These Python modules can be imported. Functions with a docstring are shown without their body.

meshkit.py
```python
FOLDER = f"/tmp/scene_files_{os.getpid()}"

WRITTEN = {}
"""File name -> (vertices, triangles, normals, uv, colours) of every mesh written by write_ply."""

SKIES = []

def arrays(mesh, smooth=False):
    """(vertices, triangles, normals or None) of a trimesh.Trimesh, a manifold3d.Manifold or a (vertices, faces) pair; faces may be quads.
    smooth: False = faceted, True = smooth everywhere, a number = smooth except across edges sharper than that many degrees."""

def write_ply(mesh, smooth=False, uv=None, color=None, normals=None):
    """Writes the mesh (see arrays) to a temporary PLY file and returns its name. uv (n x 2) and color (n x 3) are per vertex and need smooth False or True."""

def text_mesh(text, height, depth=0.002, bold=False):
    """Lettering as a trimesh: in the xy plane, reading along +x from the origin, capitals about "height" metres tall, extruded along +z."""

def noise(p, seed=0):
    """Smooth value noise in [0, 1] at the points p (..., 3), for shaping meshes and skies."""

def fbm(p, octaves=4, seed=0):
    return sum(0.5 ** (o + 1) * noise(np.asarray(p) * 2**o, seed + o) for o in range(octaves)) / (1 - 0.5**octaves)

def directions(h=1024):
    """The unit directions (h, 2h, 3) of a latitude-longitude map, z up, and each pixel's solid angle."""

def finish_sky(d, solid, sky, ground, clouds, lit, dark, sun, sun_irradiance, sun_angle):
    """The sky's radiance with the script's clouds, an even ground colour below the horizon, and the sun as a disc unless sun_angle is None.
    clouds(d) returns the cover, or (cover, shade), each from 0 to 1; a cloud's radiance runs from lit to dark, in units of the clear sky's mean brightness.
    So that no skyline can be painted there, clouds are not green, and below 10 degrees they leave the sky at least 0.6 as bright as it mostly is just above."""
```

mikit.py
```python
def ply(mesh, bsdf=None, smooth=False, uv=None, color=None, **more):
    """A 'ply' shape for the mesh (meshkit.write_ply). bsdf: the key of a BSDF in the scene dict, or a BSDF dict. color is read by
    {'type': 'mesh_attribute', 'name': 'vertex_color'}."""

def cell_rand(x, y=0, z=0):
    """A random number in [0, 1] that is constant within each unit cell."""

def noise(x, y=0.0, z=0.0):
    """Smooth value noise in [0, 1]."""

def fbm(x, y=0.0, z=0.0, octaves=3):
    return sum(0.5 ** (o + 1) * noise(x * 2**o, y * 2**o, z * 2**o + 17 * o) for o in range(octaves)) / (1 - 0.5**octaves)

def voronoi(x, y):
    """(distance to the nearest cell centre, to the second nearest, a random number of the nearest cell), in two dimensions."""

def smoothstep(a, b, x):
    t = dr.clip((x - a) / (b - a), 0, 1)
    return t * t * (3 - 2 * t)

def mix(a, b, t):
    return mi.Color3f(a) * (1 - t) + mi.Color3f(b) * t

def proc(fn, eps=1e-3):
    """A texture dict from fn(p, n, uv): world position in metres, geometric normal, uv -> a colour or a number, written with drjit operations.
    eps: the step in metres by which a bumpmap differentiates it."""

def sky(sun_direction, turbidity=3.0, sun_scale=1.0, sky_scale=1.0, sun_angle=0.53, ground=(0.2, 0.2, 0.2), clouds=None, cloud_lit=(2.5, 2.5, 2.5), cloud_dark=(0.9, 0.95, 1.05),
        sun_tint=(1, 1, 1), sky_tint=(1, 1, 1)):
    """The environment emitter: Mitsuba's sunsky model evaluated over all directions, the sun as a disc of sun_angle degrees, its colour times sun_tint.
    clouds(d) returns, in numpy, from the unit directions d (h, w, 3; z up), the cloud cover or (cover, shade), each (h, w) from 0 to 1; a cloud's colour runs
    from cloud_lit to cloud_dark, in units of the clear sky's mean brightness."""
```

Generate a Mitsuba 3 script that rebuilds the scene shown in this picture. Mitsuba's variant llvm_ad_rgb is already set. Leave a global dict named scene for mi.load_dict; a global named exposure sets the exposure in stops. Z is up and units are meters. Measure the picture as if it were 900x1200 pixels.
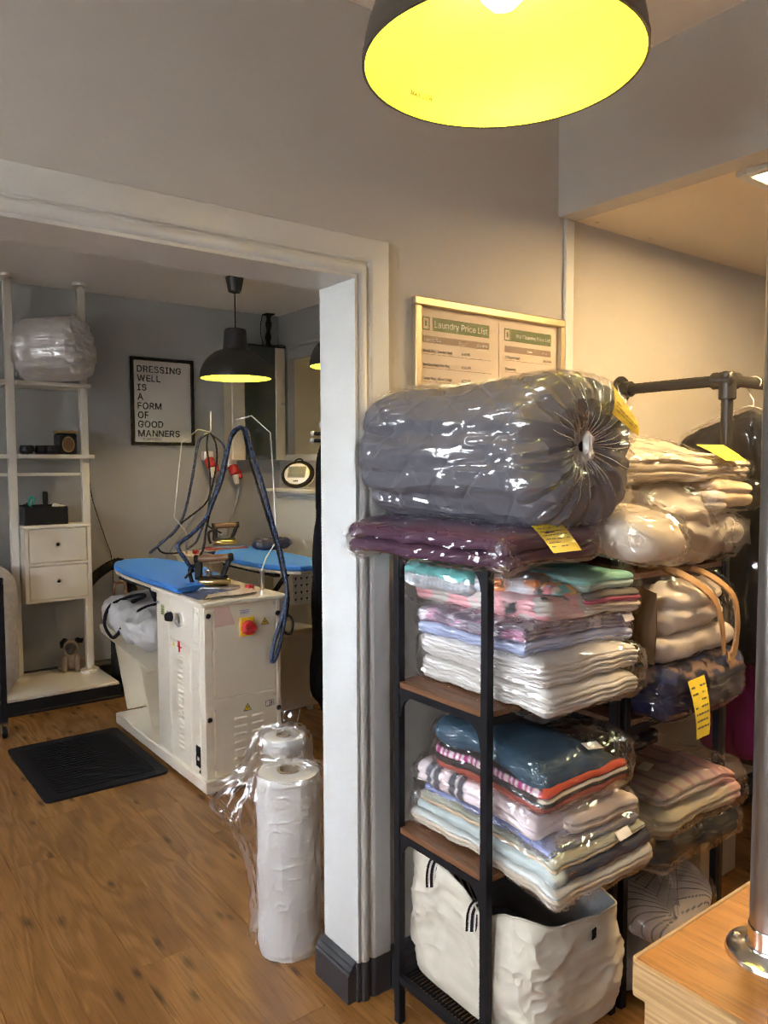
import math, random
import numpy as np, trimesh, manifold3d as m3
import mitsuba as mi, drjit as dr
import mikit, meshkit
from mikit import proc, ply
from shapely.geometry import Polygon, box as sbox, Point
random.seed(7)
T = mi.ScalarTransform4f
scene, labels = {}, {}

# ------------------------------------------------------------------ camera, daylight, exposure
scene['camera'] = {'type': 'perspective', 'fov': 53.02, 'fov_axis': 'x', 'near_clip': 0.05, 'far_clip': 100.0,
                   'to_world': T().look_at(origin=[0, 0, 1.5], target=[0.60359, 0.79495, 1.5 - 0.06109], up=[0.03948, 0.04672, 0.99813])}
scene['daylight'] = mikit.sky([-0.5, -0.3, 0.6], turbidity=4, sun_scale=0.0, sky_scale=50.0, ground=(0.40, 0.385, 0.36),
                              clouds=lambda d: np.full(d.shape[:2], 0.9), cloud_lit=(3.95, 4.2, 4.6), cloud_dark=(1, 1, 1))
exposure = 0.36
LAMP = 150.0        # radiance of the lamp bulbs
PANEL = 42.0        # radiance of the panel in the alcove's ceiling
WARM = (1.0, 0.66, 0.30)

# ------------------------------------------------------------------ materials
def P(name, c, rough=0.6, metal=0.0, spec=0.5, coat=0.0, coat_gloss=0.9, two=True, **kw):
    col = c if isinstance(c, dict) else {'type': 'rgb', 'value': list(c)}
    b = {'type': 'principled', 'base_color': col, 'roughness': rough, 'metallic': metal, 'specular': spec}
    if coat: b['clearcoat'] = coat; b['clearcoat_gloss'] = coat_gloss
    b.update(kw)
    scene[name] = {'type': 'twosided', 'bsdf': b} if two else b
VC = {'type': 'mesh_attribute', 'name': 'vertex_color'}

def paint(base, amount):
    def fn(p, n, uv):
        k = mikit.fbm(p.x * 2.3, p.y * 2.3, p.z * 2.3, 3) - 0.5
        f = mikit.fbm(p.x * 160, p.y * 160, p.z * 160, 2) - 0.5
        return mi.Color3f(base) * (1 + amount * k + 0.03 * f)
    return proc(fn)
P('mat_wall', paint((0.40, 0.375, 0.335), 0.10), 0.75, spec=0.3, two=True)
P('mat_wall_blue', paint((0.355, 0.352, 0.335), 0.08), 0.75, spec=0.3, two=True)
P('mat_ceiling', (0.80, 0.78, 0.74), 0.85, two=True)
P('mat_alcove_ceiling', (0.58, 0.50, 0.38), 0.8, two=True)
P('mat_white_paint', paint((0.53, 0.54, 0.525), 0.04), 0.35, two=True)
P('mat_cream_wall', (0.68, 0.60, 0.42), 0.7, two=True)
P('mat_skirting', paint((0.018, 0.019, 0.021), 0.3), 0.35, two=True)
P('mat_black_metal', (0.007, 0.007, 0.008), 0.5, spec=0.12)
P('mat_black_plastic', (0.007, 0.007, 0.008), 0.45, spec=0.18)
P('mat_rubber', (0.006, 0.006, 0.007), 0.65, spec=0.12)
P('mat_black_cloth', (0.006, 0.006, 0.008), 0.95, spec=0.1, two=True)
P('mat_pipe', (0.026, 0.024, 0.021), 0.36, metal=0.2, spec=0.4)
P('mat_steel', (0.42, 0.40, 0.375), 0.28, metal=1.0)
P('mat_chrome', (0.8, 0.8, 0.8), 0.12, metal=1.0)
P('mat_brass', (0.62, 0.45, 0.20), 0.25, metal=1.0)
P('mat_gold_frame', (0.44, 0.36, 0.22), 0.42, metal=0.8)
P('mat_lamp_black', (0.020, 0.019, 0.016), 0.42, spec=0.5)
P('mat_lamp_bronze', (0.050, 0.042, 0.030), 0.35, metal=0.3)
P('mat_lamp_inner', (0.86, 0.82, 0.050), 0.55, two=True)
P('mat_paper', (0.74, 0.725, 0.70), 0.6, two=True)
P('mat_paper_cream', (0.56, 0.47, 0.37), 0.55, two=True)
P('mat_ink', (0.02, 0.02, 0.02), 0.6, two=True)
P('mat_ink_soft', (0.10, 0.08, 0.06), 0.6, two=True)
P('mat_green_print', (0.085, 0.115, 0.028), 0.5, two=True)
P('mat_brown_print', (0.22, 0.15, 0.10), 0.5, two=True)
P('mat_white_plastic', (0.72, 0.71, 0.66), 0.35)
P('mat_shelf_white', (0.80, 0.78, 0.71), 0.4)
P('mat_machine', (0.80, 0.74, 0.60), 0.36, coat=0.2)
P('mat_machine_dark', (0.50, 0.46, 0.37), 0.4)
P('mat_blue_pad', (0.036, 0.19, 0.58), 0.7, sheen=0.3)
P('mat_navy_pad', (0.03, 0.045, 0.085), 0.8)
P('mat_red', (0.36, 0.014, 0.014), 0.4)
P('mat_yellow', (0.80, 0.56, 0.03), 0.45)
P('mat_tag_yellow', (0.80, 0.60, 0.035), 0.5, two=True)
P('mat_pink_paper', (0.70, 0.50, 0.42), 0.6)
P('mat_green_label', (0.45, 0.52, 0.22), 0.5)
P('mat_grey_print', (0.25, 0.25, 0.25), 0.5)
P('mat_dark_glass', (0.028, 0.036, 0.031), 0.06, spec=0.7)
P('mat_black_gloss', (0.006, 0.006, 0.007), 0.12)
P('mat_screen', (0.16, 0.17, 0.13), 0.15)
P('mat_brown_wood', (0.10, 0.045, 0.02), 0.4)
P('mat_teal', (0.02, 0.30, 0.25), 0.4)
P('mat_tan_leather', (0.27, 0.145, 0.055), 0.6, two=True)
P('mat_brown_bag', (0.115, 0.062, 0.024), 0.7, two=True)
P('mat_cardboard', (0.26, 0.20, 0.13), 0.8, two=True)
P('mat_wire', (0.72, 0.70, 0.66), 0.3, metal=0.3)
P('mat_vc', VC, 0.75, spec=0.3, sheen=0.25, two=True)                       # cloth, dyed per vertex
P('mat_vc_wrapped', VC, 0.65, spec=0.18, coat=0.06, coat_gloss=0.88, two=True)   # cloth pulled tight in plastic
P('mat_vc_matte', VC, 0.9, spec=0.1, two=True)
P('mat_milky', paint((0.61, 0.615, 0.61), 0.12), 0.30, spec=0.5, coat=0.6, coat_gloss=0.9, two=True)
scene['mat_film'] = {'type': 'thindielectric', 'int_ior': 1.5}
scene['mat_pane'] = {'type': 'thindielectric', 'int_ior': 1.5}

def planks(p, n, uv):
    u, v = uv.x, uv.y
    k = dr.floor(u / 10.0)                       # which variant of plank
    r = mikit.cell_rand(k, 3.0); r2 = mikit.cell_rand(k, 9.0)
    w = mikit.fbm(u * 1.6, v * 9.0, k, 3)
    ring = 0.5 + 0.5 * dr.sin(28.0 * mikit.fbm(u * 0.9 + 0.5 * w, v * 7.0 + 2.2 * w, k * 2, 2)) * mikit.fbm(u * 5.0, v * 60.0, k + 3, 2)
    fine = mikit.fbm(u * 14.0, v * 420.0, k, 2)
    pore = mikit.smoothstep(0.60, 0.78, mikit.fbm(u * 9.0, v * 300.0, k + 7, 2))
    kd, k2, kr = mikit.voronoi(u * 2.6 + 11 * r, v * 8.5 + 5 * r2)
    knot = mikit.smoothstep(0.03 + 0.15 * kr, 0.01, kd + 0.10 * (fine - 0.5)) * mikit.smoothstep(0.35, 0.5, kr)
    c = mikit.mix((0.140, 0.058, 0.0140), (0.205, 0.094, 0.026), mikit.smoothstep(0.05, 0.95, ring))
    c = c * (0.84 + 0.26 * r) * (0.84 + 0.32 * fine)
    c = mikit.mix(c, mi.Color3f(0.070, 0.032, 0.011), 0.45 * pore)
    return mikit.mix(c, mi.Color3f(0.026, 0.013, 0.006), 0.85 * knot)
P('mat_floor', proc(planks), 0.38, spec=0.30)

def oak(p, n, uv):
    a = mikit.fbm(p.y * 2.0, p.x * 20.0, p.z * 20, 3)
    g = mikit.fbm(p.y * 5.0 + a, p.x * 130.0 + 3 * a, p.z * 130, 3)
    pore = mikit.smoothstep(0.58, 0.75, mikit.fbm(p.y * 24.0, p.x * 420.0, p.z * 420, 2))
    c = mikit.mix((0.31, 0.118, 0.020), (0.44, 0.190, 0.040), g)
    return mikit.mix(c, mi.Color3f(0.23, 0.10, 0.03), 0.5 * pore)
P('mat_counter', proc(oak), 0.36, spec=0.35)
def oak_edge(p, n, uv):
    a = mikit.fbm(p.x * 3.0, p.y * 3.0, p.z * 40, 3)
    g = mikit.fbm(p.x * 9.0 + a, p.y * 9.0 + a, p.z * 260.0, 3)
    c = mikit.mix((0.25, 0.140, 0.052), (0.37, 0.235, 0.105), mikit.smoothstep(0.25, 0.75, g))
    return c
P('mat_counter_edge', proc(oak_edge), 0.45)
def rackwood(p, n, uv):
    a = mikit.fbm(p.x * 14.0, p.y * 2.5, p.z * 14, 3)
    g = mikit.fbm(p.x * 120.0 + 4 * a, p.y * 6.0, p.z * 120.0, 3)
    return mikit.mix((0.058, 0.022, 0.009), (0.125, 0.055, 0.023), g) * (0.8 + 0.5 * mikit.fbm(p.x * 5, p.y * 3, p.z * 3, 2))
P('mat_rack_wood', proc(rackwood), 0.42)
def braid(p, n, uv):
    a = mikit.cell_rand(dr.floor(uv.x * 3.0 + uv.y * 160.0), dr.floor(uv.x * 3.0 - uv.y * 160.0))
    return mikit.mix((0.006, 0.009, 0.020), (0.030, 0.062, 0.160), mikit.smoothstep(0.55, 0.9, a))
P('mat_braid', proc(braid), 0.6)

# ------------------------------------------------------------------ helpers
def numbered(key):
    if key not in USED: USED.add(key); return key
    k = 1
    while f'{key}_{k:03d}' in USED: k += 1
    key = f'{key}_{k:03d}'; USED.add(key); return key
USED = set()
def thing(name, label=None, cat=None, group=None, kind=None):
    key = numbered(name); d = {}
    if label: d['label'] = label
    if cat: d['category'] = cat
    if group: d['group'] = group
    if kind: d['kind'] = kind
    if d: labels[key] = d
    return key
def put(parent, name, mesh, mat, smooth=30, color=None, uv=None, label=None, kind=None, at=None):
    """one mesh: a part of parent (parent__name), or the thing itself when name is None"""
    key = parent if name is None else numbered(parent + '__' + name)
    if color is not None or uv is not None:
        smooth = smooth if smooth in (True, False) else True
    e = ply(mesh, mat, smooth, uv=uv, color=color)
    if at is not None: e['to_world'] = at
    scene[key] = e
    if label or kind:
        labels.setdefault(key, {})
        if label: labels[key]['label'] = label
        if kind: labels[key]['kind'] = kind
    return key
def cat(*ms): return trimesh.util.concatenate([m for m in ms])
def bx(x0, x1, y0, y1, z0, z1, b=0.0):
    """box, its edges chamfered by b"""
    if b <= 0:
        m = trimesh.creation.box([x1 - x0, y1 - y0, z1 - z0])
        m.apply_translation([(x0 + x1) / 2, (y0 + y1) / 2, (z0 + z1) / 2]); return m
    pts = []
    for x, sx in ((x0, 1), (x1, -1)):
        for y, sy in ((y0, 1), (y1, -1)):
            for z, sz in ((z0, 1), (z1, -1)):
                pts += [(x + sx * b, y + sy * b, z), (x + sx * b, y, z + sz * b), (x, y + sy * b, z + sz * b)]
    return trimesh.convex.convex_hull(np.array(pts))
def lathe(prof, n=48, c=(0, 0, 0), a0=0.0, a1=2 * math.pi):
    """profile [(r, z)] turned round z; open"""
    prof = np.array(prof, float); k = len(prof)
    full = abs(a1 - a0 - 2 * math.pi) < 1e-6
    th = a0 + (a1 - a0) * np.arange(n + (0 if full else 1)) / n
    v = np.stack([prof[None, :, 0] * np.cos(th)[:, None], prof[None, :, 0] * np.sin(th)[:, None], np.repeat(prof[None, :, 1], len(th), 0)], -1).reshape(-1, 3)
    f = []
    for i in range(n):
        j = (i + 1) % len(th)
        for q in range(k - 1):
            f += [(i * k + q, j * k + q, j * k + q + 1), (i * k + q, j * k + q + 1, i * k + q + 1)]
    m = trimesh.Trimesh(v + np.array(c), np.array(f), process=False)
    return m
def cyl(p0, p1, r, n=24, r1=None):
    p0, p1 = np.array(p0, float), np.array(p1, float); r1 = r if r1 is None else r1
    L = np.linalg.norm(p1 - p0); b = min(r, r1) * 0.12
    m = lathe([(1e-5, 0), (r - b, 0), (r, b), (r1, L - b), (r1 - b, L), (1e-5, L)], n)
    m.apply_transform(trimesh.geometry.align_vectors([0, 0, 1], (p1 - p0) / L)); m.apply_translation(p0); return m
def spline(pts, n=60):
    """Catmull-Rom through the points"""
    p = np.array(pts, float); p = np.vstack([2 * p[0] - p[1], p, 2 * p[-1] - p[-2]])
    out = []; seg = len(p) - 3; per = max(2, n // seg)
    for i in range(seg):
        a, b, c, d = p[i:i + 4]
        t = np.arange(per)[:, None] / per
        out.append(0.5 * (2 * b + (c - a) * t + (2 * a - 5 * b + 4 * c - d) * t ** 2 + (3 * b - a - 3 * c + d) * t ** 3))
    return np.vstack(out + [p[-2][None]])
def tube(pts, r, sides=10, caps=True, with_uv=False):
    p = np.array(pts, float); t = np.gradient(p, axis=0); t /= np.linalg.norm(t, axis=1, keepdims=True) + 1e-12
    a = np.cross(t[0], [0, 0, 1.0]);  a = a if np.linalg.norm(a) > 0.1 else np.cross(t[0], [1.0, 0, 0])
    fr = []
    for i in range(len(p)):
        a = a - t[i] * (a @ t[i]); a /= np.linalg.norm(a) + 1e-12
        fr.append((a, np.cross(t[i], a)))
    A = np.array([x for x, _ in fr]); B = np.array([y for _, y in fr]); th = np.arange(sides) * 2 * np.pi / sides
    rr = np.broadcast_to(r, (len(p),))
    v = (p[:, None] + rr[:, None, None] * (np.cos(th)[None, :, None] * A[:, None] + np.sin(th)[None, :, None] * B[:, None])).reshape(-1, 3)
    i, j = np.meshgrid(np.arange(len(p) - 1), np.arange(sides), indexing='ij')
    q = np.stack([i * sides + j, i * sides + (j + 1) % sides, (i + 1) * sides + (j + 1) % sides, (i + 1) * sides + j], -1).reshape(-1, 4)
    f = np.vstack([q[:, [0, 1, 2]], q[:, [0, 2, 3]]])
    if caps:
        n0 = len(v); v = np.vstack([v, p[0], p[-1]]); k = np.arange(sides); e = (len(p) - 1) * sides
        f = np.vstack([f, np.stack([k * 0 + n0, (k + 1) % sides, k], 1), np.stack([k * 0 + n0 + 1, e + k, e + (k + 1) % sides], 1)])
    m = trimesh.Trimesh(v, f, process=False)
    if with_uv:
        s = np.concatenate([[0], np.cumsum(np.linalg.norm(np.diff(p, axis=0), axis=1))])
        uv = np.stack([np.tile(np.arange(sides) / sides, len(p)), np.repeat(s, sides)], 1)
        if caps: uv = np.vstack([uv, [0, 0], [0, s[-1]]])
        return m, uv
    return m
def prism(poly, z0, z1, b=0.0):
    m = trimesh.creation.extrude_polygon(poly if not isinstance(poly, list) else Polygon(poly), z1 - z0, engine='earcut')
    m.apply_translation([0, 0, z0]); return m
def mv(m, loc=(0, 0, 0), rx=0, ry=0, rz=0):
    m = m.copy()
    for a, ax in ((rx, [1, 0, 0]), (ry, [0, 1, 0]), (rz, [0, 0, 1])):
        if a: m.apply_transform(trimesh.transformations.rotation_matrix(math.radians(a), ax))
    m.apply_translation(loc); return m
def letters(text, h, depth=0.0006, spacing=0.0, bold=False):
    if not spacing: return meshkit.text_mesh(text, h, depth, bold)
    out, x = [], 0.0
    for ch in text:
        if ch == ' ': x += 0.45 * h + spacing; continue
        m = meshkit.text_mesh(ch, h, depth, bold); m.apply_translation([x - m.bounds[0][0], 0, 0]); out.append(m)
        x = m.bounds[1][0] + spacing
    return cat(*out)
def on_wall_y(m, x, y, z):
    """xy lettering set upright, read from -y"""
    m = mv(m, rx=90); m.apply_translation([x, y, z]); return m
def on_wall_x(m, x, y, z):
    """upright lettering read from -x: runs towards -y"""
    m = mv(m, rx=90, rz=-90); m.apply_translation([x, y, z]); return m
nz = lambda p, f, s=0, o=3: meshkit.fbm(np.asarray(p) * np.asarray(f, float), o, s)
def ridge(p, f, s=0, sharp=3, o=1):
    return (1 - np.abs(2 * meshkit.fbm(np.asarray(p) * np.asarray(f, float), o, s) - 1)) ** sharp
def lerp(a, b, t): return np.asarray(a) * (1 - t[:, None]) + np.asarray(b) * t[:, None]
def sm(a, b, x): t = np.clip((x - a) / (b - a), 0, 1); return t * t * (3 - 2 * t)

def cubegrid(nx, ny, nz_):
    """(points of the unit cube's faces, triangles), welded"""
    V, F, base = [], [], 0
    n = (nx, ny, nz_)
    for ax in range(3):
        u, w = [(1, 2), (2, 0), (0, 1)][ax]
        for s in (-1, 1):
            U, W = np.meshgrid(np.linspace(-1, 1, n[u] + 1), np.linspace(-1, 1, n[w] + 1), indexing='ij')
            p = np.zeros(U.shape + (3,)); p[..., u], p[..., w], p[..., ax] = U, W, s
            i, j = np.meshgrid(np.arange(n[u]), np.arange(n[w]), indexing='ij'); c = n[w] + 1
            q = np.stack([i * c + j, (i + 1) * c + j, (i + 1) * c + j + 1, i * c + j + 1], -1).reshape(-1, 4) + base
            if s < 0: q = q[:, ::-1]
            V.append(p.reshape(-1, 3)); F += [q[:, [0, 1, 2]], q[:, [0, 2, 3]]]; base += p.shape[0] * p.shape[1]
    v, f = np.vstack(V), np.vstack(F)
    key = np.round(v * 1e5).astype(np.int64); _, first, inv = np.unique(key, axis=0, return_index=True, return_inverse=True)
    return v[first], inv.ravel()[f]
def slump(v):
    """the uneven settling of a stack: one smooth field of the place, so that neighbours move together"""
    a, b, c = (meshkit.fbm(v * np.array([6.0, 6.0, 2.5]), 2, k) - 0.5 for k in (51, 61, 71))
    d, e = (meshkit.fbm(v * np.array([15.0, 15.0, 9.0]), 2, k) - 0.5 for k in (81, 91))
    return v + np.stack([0.030 * a + 0.012 * d, 0.030 * b + 0.012 * e, 0.024 * c + 0.008 * d], -1)
SLUMP = [False]
def soft(h, r, n, disp=None, warp=None, loc=(0, 0, 0), rot=(0, 0, 0), squash=1.0):
    """soft block of half sizes h with rounded edges r (r may differ per axis); disp(p, nrm, c) pushes along the normal; warp(p) bends.
    returns (mesh, local points before the bend)"""
    c, f = cubegrid(*n); h = np.array(h, float); r = np.minimum(np.broadcast_to(np.array(r, float), (3,)), h * 0.999)
    p = c * h; q = np.clip(p, -(h - r), h - r); d = (p - q) / r
    L = np.linalg.norm(d, axis=1, keepdims=True); d = d / np.maximum(L, 1e-9)
    p = q + d * r; nrm = d / r; nrm /= np.linalg.norm(nrm, axis=1, keepdims=True)
    loc0 = p.copy()
    if disp is not None: p = p + nrm * np.asarray(disp(p, nrm, c))[:, None]
    if warp is not None: p = warp(p)
    m = mv(trimesh.Trimesh(p, f, process=False), loc, *rot)
    if SLUMP[0]: m.vertices = slump(m.vertices)
    return m, loc0, nrm, c
def folds(p, n, h, L, depth, seed=0, wav=0.02):
    """grooves between the L layers of a folded cloth, on its sides; (offset, layer number)"""
    t = (p[:, 2] + h) / (2 * h) * L + (nz(p, (7, 7, 3), seed) - 0.5) * L * wav * 10
    k = np.round(t); d = np.abs(t - k); inner = (k >= 1) & (k <= L - 1)
    g = np.where(inner, np.exp(-(d / 0.16) ** 2), 0) * np.clip(1 - np.abs(n[:, 2]) * 1.1, 0, 1)
    return -depth * g, np.clip(np.floor(t), 0, L - 1).astype(int)
def film(parent, c, h, seed, r=0.03, amp=0.004, warp=None, rz=0, res=110, rot=None, label='clear plastic film'):
    """the clear bag round a parcel: taut between folds, creased in fans from its corners"""
    h = np.array(h, float); n = [max(16, int(res * x / max(h))) for x in h]
    def disp(p, nrm, cc):
        out = np.zeros(len(p)); o = np.random.RandomState(seed)
        for k in range(5):                                       # fans of tight creases
            a = np.array([o.choice([-1, 1]), o.choice([-1, 1]), o.uniform(-1, 1)]) * h
            d = p - a; R = np.linalg.norm(d, axis=1)
            ang = np.arctan2(d[:, 2], np.hypot(d[:, 0], d[:, 1])) * 9 + np.arctan2(d[:, 1], d[:, 0]) * 9
            w = np.exp(-(R / 0.13) ** 2)
            out += amp * 1.1 * w * (2 * np.abs(((ang + o.uniform(0, 9)) % 1) - 0.5) - 0.5)
        q = p @ np.array([[0.8, 0.6, 0], [-0.6, 0.8, 0], [0, 0, 1.0]])
        k1, k2 = sm(0.40, 0.6, nz(p, 9, seed + 11, 2)), sm(0.40, 0.6, nz(p, 9, seed + 17, 2))
        out += amp * 1.2 * k1 * (ridge(p, (34, 12, 50), seed, 3) - 0.2) + amp * 1.2 * k2 * (ridge(q, (14, 56, 40), seed + 3, 3) - 0.2)
        out += amp * 1.5 * (nz(p, 9, seed + 5) - 0.4)
        return out
    m, *_ = soft(h, r, n, disp, warp, c, rot or (0, 0, rz))
    return put(parent, 'plastic_film', m, 'mat_film', True, label=label)
def ticket(parent, corners, name='tag', rows=6, label='yellow paper ticket with printed lines', seed=0, bow=0.006):
    """a paper ticket between four corners (top left, top right, bottom right, bottom left), with rows of faint print"""
    a, b, c, d = [np.array(x, float) for x in corners]
    U, V = np.meshgrid(np.linspace(0, 1, 7), np.linspace(0, 1, 7), indexing='ij'); U, V = U.ravel()[:, None], V.ravel()[:, None]
    pos = lambda u, v: (a * (1 - u) + b * u) * (1 - v) + (d * (1 - u) + c * u) * v
    nr = np.cross(b - a, a - d); nr /= np.linalg.norm(nr)
    top = pos(U, V) + nr * bow * np.sin(V * 3.0); v = np.vstack([top, top - nr * 0.0008])
    i, j = np.meshgrid(np.arange(6), np.arange(6), indexing='ij'); q = np.stack([i * 7 + j, (i + 1) * 7 + j, (i + 1) * 7 + j + 1, i * 7 + j + 1], -1).reshape(-1, 4)
    f = np.vstack([q[:, [0, 1, 2]], q[:, [0, 2, 3]], q[:, [2, 1, 0]] + 49, q[:, [3, 2, 0]] + 49])
    k = put(parent, name, trimesh.Trimesh(v, f, process=False), 'mat_tag_yellow', False, label=label)
    o = np.random.RandomState(seed); ms = []
    for r in range(rows):
        v0 = 0.12 + 0.8 * r / rows; u = 0.08
        while u < 0.85:
            w = o.uniform(0.05, 0.22)
            if o.rand() < 0.7:
                w = min(w, 0.92 - u); hh = 0.030
                qd = [pos(np.array([[x]]), np.array([[y]]))[0] + nr * (bow * math.sin(y * 3.0) + 0.0006) for x, y in ((u, v0), (u + w, v0), (u + w, v0 + hh), (u, v0 + hh))]
                ms.append(trimesh.Trimesh(np.array(qd), [[0, 1, 2], [0, 2, 3]], process=False))
            u += w + 0.04
    put(k, 'print', cat(*ms), 'mat_ink_soft', False)
    return k
def paper_label(parent, c, u, v, w, h, name='care_label', mat='mat_paper'):
    """small label centred at c, along u and v"""
    u, v = np.array(u, float), np.array(v, float); u /= np.linalg.norm(u); v /= np.linalg.norm(v); n = np.cross(u, v)
    m = trimesh.creation.box([w, h, 0.0012]); M = np.eye(4); M[:3, 0], M[:3, 1], M[:3, 2], M[:3, 3] = u, v, n, c
    m.apply_transform(M); return put(parent, name, m, mat, False)

# ------------------------------------------------------------------ the rooms
X0, X1, Y0, Y1, CEIL = -1.7, 3.6, -2.2, 5.55, 2.70
WY0, WY1 = 1.70, 1.855                     # the wall with the wide doorway
DX0, DX1, DZ = -0.9, 1.187, 1.992
def structure(name, mesh, mat, smooth=False, label=None):
    k = thing(name, label, kind='structure'); put(k, None, mesh, mat, smooth); return k
fl = structure('floor', bx(X0, X1, Y0, Y1, -0.10, -0.012), 'mat_brown_wood', label='brown laminate floor of knotty oak planks')
PW, PL = 0.181, 1.22
rng = np.random.RandomState(3); col = 0
xs = 0.75 - PW * math.ceil((0.75 - X0) / PW)
while xs < X1:
    y = Y0 - rng.uniform(0, PL); k = 0
    if abs(xs - 0.75) < 0.01: y = 2.21 - 5 * PL
    while y < Y1:
        a, b, c, d = max(xs, X0), min(xs + PW, X1), max(y, Y0), min(y + PL, Y1)
        if b - a > 0.02 and d - c > 0.02:
            m = bx(a + 0.0004, b - 0.0004, c + 0.0004, d - 0.0004, -0.012, 0.0, 0.0012)
            off = 10.0 * rng.randint(1, 400)
            put(fl, 'plank', m, 'mat_floor', False, uv=np.stack([m.vertices[:, 1] - y + off, m.vertices[:, 0] - xs + 0.3], 1))
        y += PL
    xs += PW; col += 1
structure('ceiling', bx(X0 - 0.1, X1 + 0.1, Y0 - 0.1, Y1 + 0.1, CEIL, CEIL + 0.1), 'mat_ceiling', label='off-white plaster ceiling')
structure('wall_doorway', cat(bx(X0, DX0 - 0.012, WY0, WY1, 0, CEIL), bx(DX1 + 0.012, X1, WY0, WY1, 0, CEIL), bx(DX0 - 0.012, DX1 + 0.012, WY0, WY1, DZ + 0.012, CEIL)), 'mat_wall', label='warm grey wall round the wide doorway')
structure('wall_rear', bx(X0 - 0.1, X1 + 0.1, Y0 - 0.1, Y0, 0, CEIL), 'mat_wall')
structure('wall_right', bx(X1, X1 + 0.1, Y0, WY1, 0, CEIL), 'mat_wall')
structure('wall_back', bx(X0 - 0.1, X1 + 0.1, Y1, Y1 + 0.1, 0, CEIL), 'mat_wall_blue', label='blue-grey back wall of the pressing room')
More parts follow.
